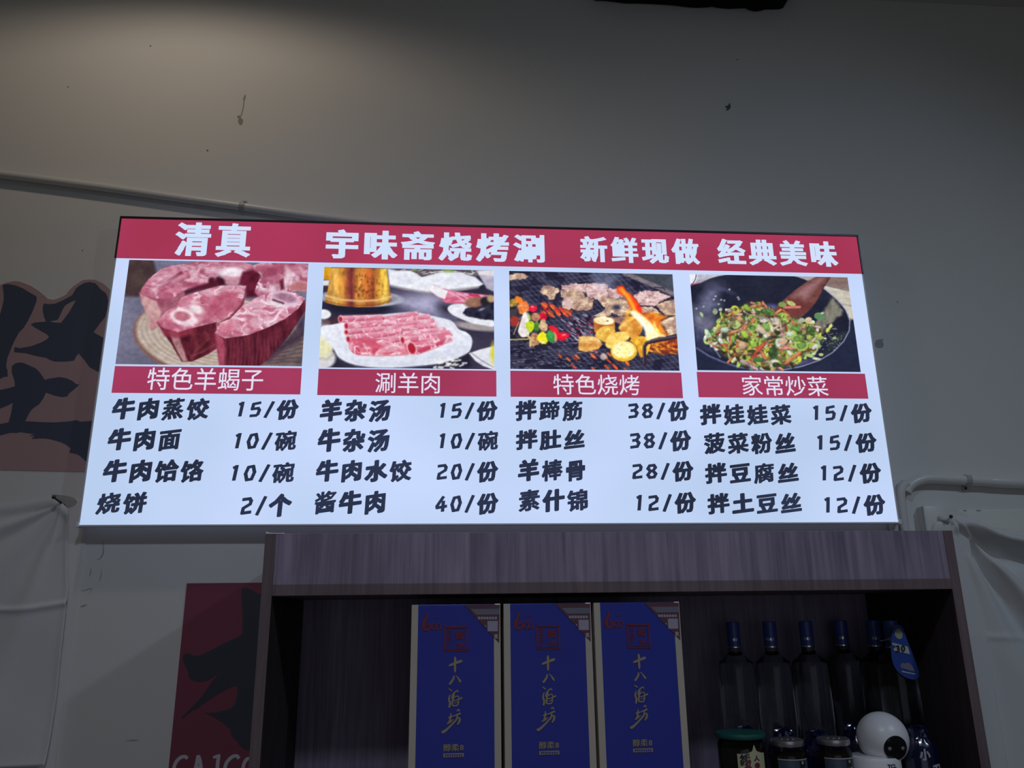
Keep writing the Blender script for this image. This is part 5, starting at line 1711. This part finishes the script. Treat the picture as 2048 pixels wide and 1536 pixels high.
panel_poly('brush_stroke', [(630, 175), (632, 150), (645, 138), (680, 143), (720, 158), (760, 182), (900, 200), (900, 1420), (680, 1400), (650, 1388), (620, 1365), (600, 1330), (575, 1305), (555, 1285), (545, 1240), (520, 1215), (480, 1178), (440, 1155), (390, 1125), (335, 1108), (400, 1108), (450, 1100), (540, 1080), (572, 1055), (585, 1020), (598, 960), (600, 900), (550, 910), (500, 935), (440, 970), (360, 1020), (290, 1075), (272, 1085), (262, 1082), (215, 1120), (165, 1164), (172, 1138), (240, 1070), (300, 1010), (350, 945), (400, 870), (460, 790), (510, 730), (548, 682), (500, 735), (470, 772), (430, 815), (390, 848), (330, 868), (280, 865), (245, 852), (225, 838), (215, 780), (195, 745), (180, 715), (178, 665), (200, 648), (225, 648), (250, 660), (290, 668), (350, 645), (420, 610), (490, 572), (560, 540), (620, 512), (638, 490), (640, 350), (634, 240)], M['panel_black'])
bm = bmesh.new()


def pen(pts, w, Y=-0.0027):
    c = spline([Vector((p[0], p[1], 0)) for p in pts], 8)
    for i in range(len(c) - 1):
        a, b = c[i], c[i + 1]
        t = b - a
        l = t.length or 1
        nx, ny = -t.y / l * w / 2, t.x / l * w / 2
        e = t / l * 2
        q = px_xz([(a.x + nx - e.x, a.y + ny - e.y), (b.x + nx + e.x, b.y + ny + e.y), (b.x - nx + e.x, b.y - ny + e.y), (a.x - nx - e.x, a.y - ny - e.y)], Y, pc_)
        bm.faces.new([bm.verts.new((min(x, CX0 + 0.045), Y - len(bm.faces) * 1e-6, z)) for x, z in q])


pen([(212, 1462), (195, 1448), (160, 1455), (125, 1490), (108, 1540), (118, 1600), (160, 1622), (205, 1600)], 27)
pen([(252, 1620), (280, 1520), (296, 1440)], 26); pen([(296, 1440), (310, 1480), (330, 1620)], 28); pen([(268, 1535), (322, 1525)], 24)
pen([(415, 1455), (440, 1445), (466, 1438)], 22); pen([(455, 1440), (446, 1520), (440, 1625)], 28)
pen([(612, 1462), (596, 1442), (560, 1450), (520, 1490), (503, 1545), (515, 1600), (560, 1620), (605, 1600)], 27)
pen([(700, 1462), (672, 1470), (650, 1510), (645, 1570), (670, 1620)], 27)
done('white_lettering', bm, M['panel_white'], pan)

# ------------------------------------------------------------------ conduits on the wall
PY = -0.0115


def P3(px, py, Y):
    return at(px, py, Y)


lc = empty('electrical_conduit', at(240, 379, PY), 'thin white conduit sloping down to the top left of the menu sign', 'conduit')
bm = bmesh.new()
tube(bm, spline([P3(-160, 331, PY), P3(0, 348.5, PY), P3(120, 363.5, PY), P3(240, 379.5, PY), P3(360, 396.5, PY), P3(486, 413.5, PY), P3(595, 428.5, PY), P3(693, 440, PY), P3(800, 452, PY), P3(900, 464, PY)], 6), 0.0088, 18)
done('pipe', bm, M['pvc'], lc, smooth=60)


def saddle(parent, c, dirx, r, screw_dir):
    """pipe clip: a band round the pipe plus a lug with a screw"""
    bm = bmesh.new()
    d = Vector(dirx).normalized()
    u = Vector((0, -1, 0)); s = Vector((0, 0, 1)); s = (s - d * s.dot(d)).normalized()
    rings = []
    w = 0.0055
    for k in range(17):
        a = -PI * 0.62 + k / 16 * PI * 1.24
        p = Vector(c) + u * math.cos(a) * (r + 0.0016) + s * math.sin(a) * (r + 0.0016)
        pi_ = Vector(c) + u * math.cos(a) * (r + 0.0001) + s * math.sin(a) * (r + 0.0001)
        rings.append([bm.verts.new(p - d * w), bm.verts.new(p + d * w), bm.verts.new(pi_ + d * w), bm.verts.new(pi_ - d * w)])
    for a, b in zip(rings, rings[1:]):
        for k in range(4):
            bm.faces.new((a[k], a[(k + 1) % 4], b[(k + 1) % 4], b[k]))
    bm.faces.new(rings[0][::-1]); bm.faces.new(rings[-1])
    e = Vector(c) + s * screw_dir * (r + 0.005)
    box(bm, (e.x - w * 0.8, -0.006, e.z - 0.005), (e.x + w * 0.8, 0.0005, e.z + 0.005), 0.001)
    o = done('saddle_clip', bm, M['clip'], parent, smooth=40)
    bm = bmesh.new()
    lathe(bm, [(0.0005, 0.0016), (0.002, 0.001), (0.0028, 0)], (0, 0, 0), 12)
    bm.transform(Matrix.Translation((e.x, -0.006, e.z)) @ Matrix.Rotation(PI / 2, 4, 'X'))
    done('screw', bm, M['screw'], o, smooth=180)


dx_ = P3(500, 415.4, PY) - P3(470, 411.2, PY)
saddle(lc, P3(485, 413.3, PY), dx_, 0.0088, 1)

RY = -0.0135
rr = 0.0105
rc = empty('conduit_elbow', at(1860, 957, RY), 'white conduit with elbow running right from the sign corner', 'conduit')
bm = bmesh.new()
tube(bm, spline([P3(1812, 985, RY), P3(1817, 974, RY), P3(1828, 965, RY), P3(1842, 959.5, RY), P3(1858, 957.5, RY), P3(1890, 958.5, RY), P3(1935, 961, RY), P3(1990, 963.8, RY), P3(2048, 966.5, RY), P3(2200, 974, RY)], 6), rr, 20)
done('elbow_pipe', bm, M['pvc'], rc, smooth=60)
bm = bmesh.new()
tube(bm, [P3(1813, 1120, RY), P3(1810, 1066, RY), P3(1806, 1030, RY), P3(1802, 1000, RY), P3(1801.5, 985, RY), P3(1806, 974, RY), P3(1812, 968, RY)], [0.0085, 0.0085, 0.0085, 0.0085, 0.0088, 0.0105, 0.0118], 20)
done('socket_pipe', bm, M['pvc'], rc, smooth=60)
bm = bmesh.new()
tube(bm, [P3(1980, 963.3, RY), P3(1983, 963.5, RY), P3(2048, 966.5, RY), P3(2200, 974, RY)], [rr, rr + 0.001, rr + 0.001, rr + 0.001], 20)
done('coupling', bm, M['pvc'], rc, smooth=60)
saddle(rc, P3(1934, 961, RY), (1, 0, -0.05), rr, -1)

st_ = empty('pipe_stub', at(1788, 1062, -0.012), 'short white pipe stub between the sign corner and cabinet top', 'pipe')
bm = bmesh.new()
tube(bm, [P3(1788, 1130, -0.012), P3(1788, 1064, -0.012), P3(1787, 1050, -0.012), P3(1786, 1030, -0.012)], 0.0092, 18)
done('pipe', bm, M['pvc'], st_, smooth=60)

# junction box beside the elbow
jb0, jb1 = at(1845, 1012.5, -0.022), at(1897, 1012.5, -0.022)
jb = empty('junction_box', (jb0.x, 0, jb0.z), 'white wall junction box below the conduit elbow, beside the draped sheet', 'junction box')
bm = bmesh.new(); box(bm, (jb0.x, -0.022, jb0.z - 0.12), (jb1.x + 0.02, 0.0005, jb0.z), 0.0015)
done('box_body', bm, M['pvc'], jb, smooth=40)
bm = bmesh.new(); box(bm, (jb0.x - 0.0008, -0.0228, jb0.z - 0.12), (jb0.x + 0.0022, -0.018, jb0.z + 0.0006), 0.0006)
done('box_lip', bm, M['pvc2'], jb)

# white board behind the right sheet
wb0 = at(1897, 1021, -0.006)
wb = empty('white_board', (wb0.x, 0, wb0.z), 'pale white board on the wall behind the draped right sheet', 'board')
bm = bmesh.new(); box(bm, (jb1.x + 0.021, -0.006, 0.9), (1.45, 0.0005, wb0.z), 0.001)
done('board_panel', bm, M['board'], wb)
bm = bmesh.new()
for u0, u1 in ((1927, 1933), (1953, 1961)):
    a, b = at(u0, 1021, -0.0065), at(u1, 1019, -0.0065)
    box(bm, (a.x, -0.0068, a.z - 0.001), (b.x, -0.0058, a.z + 0.0012))
done('torn_tape', bm, M['patch'], wb)

# ------------------------------------------------------------------ hung sheets


def sheet_mesh(name, top, Lx, Rx, zb, Yf, nu, nv, m, parent, thick=0.0012):
    """top(u): (x, z); left/right edges as functions of t; Yf(x, z, u, t): distance from the wall"""
    bm = bmesh.new()
    g = []
    for j in range(nv + 1):
        t = (j / nv) ** 1.35
        row = []
        for i in range(nu + 1):
            u = i / nu
            tx, tz = top(u)
            x0, x1 = Lx(t), Rx(t)
            xb = x0 + (x1 - x0) * u
            x = tx * (1 - min(1, t * 3)) + xb * min(1, t * 3) if t * 3 < 1 else xb
            z = tz + (zb(u) - tz) * t
            row.append(bm.verts.new((x, -Yf(x, z, u, t), z)))
        g.append(row)
    for a, b in zip(g, g[1:]):
        for i in range(nu):
            bm.faces.new((a[i], a[i + 1], b[i + 1], b[i]))
    o = done(name, bm, m, parent, smooth=180)
    md = o.modifiers.new('thickness', 'SOLIDIFY')
    md.thickness = thick
    md.offset = 0
    return o


def gauss(x, c, w):
    return math.exp(-((x - c) / w) ** 2)


# right sheet: hangs from a nail behind the cabinet top
SHY = 0.030
pin = at(1903, 1031, -SHY)
rs = empty('draped_sheet', pin, 'white cloth sheet draped from a nail at the right of the cabinet', 'sheet')
top_px = [(1898, 1040), (1906, 1031), (1915, 1025.5), (1926, 1024.5), (1938, 1028), (1955, 1037), (1975, 1047), (2000, 1056), (2030, 1061), (2060, 1066), (2120, 1070), (2200, 1060)]
top_w = [at(a, b, -SHY) for a, b in top_px]
tl = [0.0]
for a, b in zip(top_w, top_w[1:]):
    tl.append(tl[-1] + (b - a).length)
tl = [t / tl[-1] for t in tl]


def rtop(u):
    return float(np.interp(u, tl, [p.x for p in top_w])), float(np.interp(u, tl, [p.z for p in top_w]))


xl_r = at(1890, 1100, -SHY).x
xr_r = at(2200, 1100, -SHY).x


def rY(x, z, u, t):
    dx, dz = x - pin.x, pin.z - z
    rad = math.hypot(dx, dz) + 1e-6
    th = math.degrees(math.atan2(dz, dx))        # 0 = along the wall to the right, 90 = straight down
    k = min(1.0, rad / 0.12)
    y = SHY - 0.008
    y += 0.022 * k * gauss(th, 52, 5.0)            # long ridge
    y -= 0.016 * k * gauss(th, 62, 5.5)            # valley under it
    y += 0.009 * k * gauss(th, 72, 6)
    y += 0.005 * k * gauss(th, 36, 9)
    y += 0.003 * k * math.sin(th * 0.35) * (0.4 + u)
    ztop = rtop(u)[1]
    d = ztop - z
    y += 0.036 * min(1, u * 5) * gauss(d, 0.022, 0.016)       # rolled hem
    y -= 0.012 * min(1, u * 5) * gauss(d, 0.062, 0.018)
    y += 0.0035 * gauss(z, pin.z - 0.235 - 0.06 * (x - pin.x), 0.004)   # pressed crease
    if t < 0.012:
        y = SHY - 0.02 + 0.012 * u
    return max(0.0245 if x < jb1.x + 0.032 else 0.008, y)


sheet_mesh('cloth', rtop, lambda t: xl_r + 0.02 * t, lambda t: xr_r, lambda u: 0.95, rY, 120, 150, M['cloth'], rs)
bm = bmesh.new()


def lump(bm, pts, Y, thick):
    q = px_xz(round_poly(pts, 5), Y)
    n = len(q)
    c = (sum(p[0] for p in q) / n, sum(p[1] for p in q) / n)
    rings = []
    for s, d in ((1.0, 0.0), (0.92, thick * 0.6), (0.7, thick), (0.3, thick * 1.15)):
        rings.append([bm.verts.new((c[0] + (p[0] - c[0]) * s, Y - d, c[1] + (p[1] - c[1]) * s)) for p in q])
    for a, b in zip(rings, rings[1:]):
        for k in range(n):
            bm.faces.new((a[k], a[(k + 1) % n], b[(k + 1) % n], b[k]))
    bm.faces.new(rings[-1]); bm.faces.new(rings[0][::-1])


gc = crop(1760, 920, 7.11)
lump(bm, [gc(832, 820), gc(850, 782), gc(930, 805), gc(990, 840), gc(985, 895), gc(900, 880), gc(850, 860)], -0.026, 0.006)
lump(bm, [gc(758, 1060), gc(760, 920), gc(800, 885), gc(850, 868), (1886, 1045), gc(975, 940), gc(990, 990), gc(995, 1070)], -0.024, 0.005)
done('gathered_corner', bm, M['cloth'], rs, smooth=60)


def nail(name, head, tip, lab, hr_=0.0036, sr=0.0019):
    """round-headed nail from its tip in the wall out to its head"""
    o = empty(name, tip, lab, 'nail')
    bm = bmesh.new()
    tube(bm, [tip, tip + (head - tip) * 0.97], sr, 12)
    done('nail_shank', bm, M['screw'], o, smooth=60)
    bm = bmesh.new()
    d = (head - tip).normalized()
    lathe(bm, [(0.0004, 0.0022), (hr_ * 0.7, 0.0016), (hr_, 0.0), (hr_, -0.0012), (0.0008, -0.0022)], (0, 0, 0), 18)
    bm.transform(Matrix.Translation(head) @ d.to_track_quat('Z', 'Y').to_matrix().to_4x4())
    done('nail_head', bm, M['screw'], o, smooth=60)
    return o


nail('wall_nail', at(1902, 1033, -0.046), Vector((at(1906, 1034, 0).x, 0.001, at(1906, 1034, 0).z)), 'dark nail pinning the right draped sheet beside the junction box')

# left sheet: pinned by the long nail left of the sign
LY = 0.014
ltip = at(130, 1012, 0)
lhead = at(107, 994, -0.040)
ls = empty('pinned_sheet', at(120, 1005, -LY), 'greyish white sheet pinned by a nail at the far left of the sign', 'sheet')
ltop_px = [(-140, 1022), (-60, 1013), (0, 1006.5), (40, 1002), (80, 995.5), (102, 991.5), (112, 994), (124, 1006), (132, 1014), (138, 1020)]
lt_w = [at(a, b, -LY) for a, b in ltop_px]
tl2 = [0.0]
for a, b in zip(lt_w, lt_w[1:]):
    tl2.append(tl2[-1] + (b - a).length)
tl2 = [t / tl2[-1] for t in tl2]


def ltop(u):
    return float(np.interp(u, tl2, [p.x for p in lt_w])), float(np.interp(u, tl2, [p.z for p in lt_w]))


lxr = [at(a, b, -LY) for a, b in ((139, 1022), (139, 1060), (135, 1180), (128, 1250), (112, 1390), (99, 1480), (90, 1531))]
zbl = at(90, 1531, -LY).z
zt0 = lxr[0].z


def lR(t):
    z = zt0 + (zbl - zt0) * t
    return float(np.interp(-z, [-p.z for p in lxr], [p.x for p in lxr]))


c15 = at(70, 1212, -LY).z
c37 = at(10, 1370, -LY).z


def lYf(x, z, u, t):
    dx, dz = x - ltip.x, ltip.z - z
    rad = math.hypot(dx, dz)
    th = math.degrees(math.atan2(dz, -dx))
    k = min(1.0, rad / 0.10)
    y = LY - 0.004
    y += 0.005 * k * gauss(th, 22, 6) - 0.004 * k * gauss(th, 34, 7) + 0.004 * k * gauss(th, 50, 8) - 0.003 * k * gauss(th, 66, 7) + 0.003 * k * gauss(th, 78, 5)
    y += 0.0035 * gauss(ltop(u)[1] - z, 0.010, 0.012)
    cz = c15 + 0.03 * (x - ltip.x) * 1.3 + 0.004 * math.sin((x - ltip.x) * 30)
    y += 0.0050 * max(0, 1 - abs(z - cz) / 0.007)
    y += 0.0040 * max(0, 1 - abs(z - c37 - 0.12 * (x - ltip.x + 0.10)) / 0.006) * (1 if u < 0.55 else 0)
    y += 0.0030 * math.exp(-(z - zbl) / 0.012) + 0.0012 * math.sin(z * 26 + x * 18)
    y += 0.0020 * gauss(u, 1.0, 0.03)
    return max(0.002, y)


sheet_mesh('cloth', ltop, lambda t: lt_w[0].x, lR, lambda u: zbl - 0.006 * (1 - u), lYf, 90, 150, M['cloth'], ls)
bm = bmesh.new()
prism(bm, px_xz(round_poly([(104, 990), (118, 990), (140, 993), (152, 1000), (154, 1006), (146, 1013), (134, 1015), (122, 1010)], 4), -0.0025), -0.0028, -0.0002)
done('clear_tab', bm, M['film'], ls)
nail('wall_nail', lhead, Vector((ltip.x, 0.001, ltip.z)), 'long dark nail with shiny head left of the menu sign')

# pale vertical strip of wall lining between the left sheet and the sign
bm = bmesh.new()
lin_l = at(120, 1100, 0).x
lin_r = at(174, 1060, -0.0025).x
box(bm, (lin_l - 0.02, -0.0025, 0.9), (lin_r, 0.0005, at(150, 1000, 0).z), 0.001)
prop(done('trim_1', bm, M['wall']), kind='structure')

# ------------------------------------------------------------------ dark hanging strip at the ceiling
dk = crop(1150, 0, 4.551)
bm = bmesh.new()
DY = -0.06
low = [(165, -30), (175, 4), (260, 6), (400, 22), (460, 30), (600, 32), (700, 36), (850, 44), (930, 52), (1000, 62), (1100, 70), (1200, 66), (1250, 60), (1300, 70), (1400, 80), (1480, 76), (1550, 74), (1590, 92), (1640, 104), (1690, 98), (1730, 84), (1800, 84), (1860, 82), (1895, 72), (1910, 40), (1925, 20), (1940, -30)]
pts = [(x, z) for x, z in px_xz(low, -0.003, dk)]
ztop_ = ZC + 0.0005
prism(bm, pts + [(pts[-1][0], ztop_), (pts[0][0], ztop_)], -0.07, -0.003)
o = done('hanging_strip', bm, M['dark'], None, loc=(pts[0][0], DY, ztop_))
prop(o, 'ragged black strip hanging from the ceiling at the top of the picture', 'black strip')
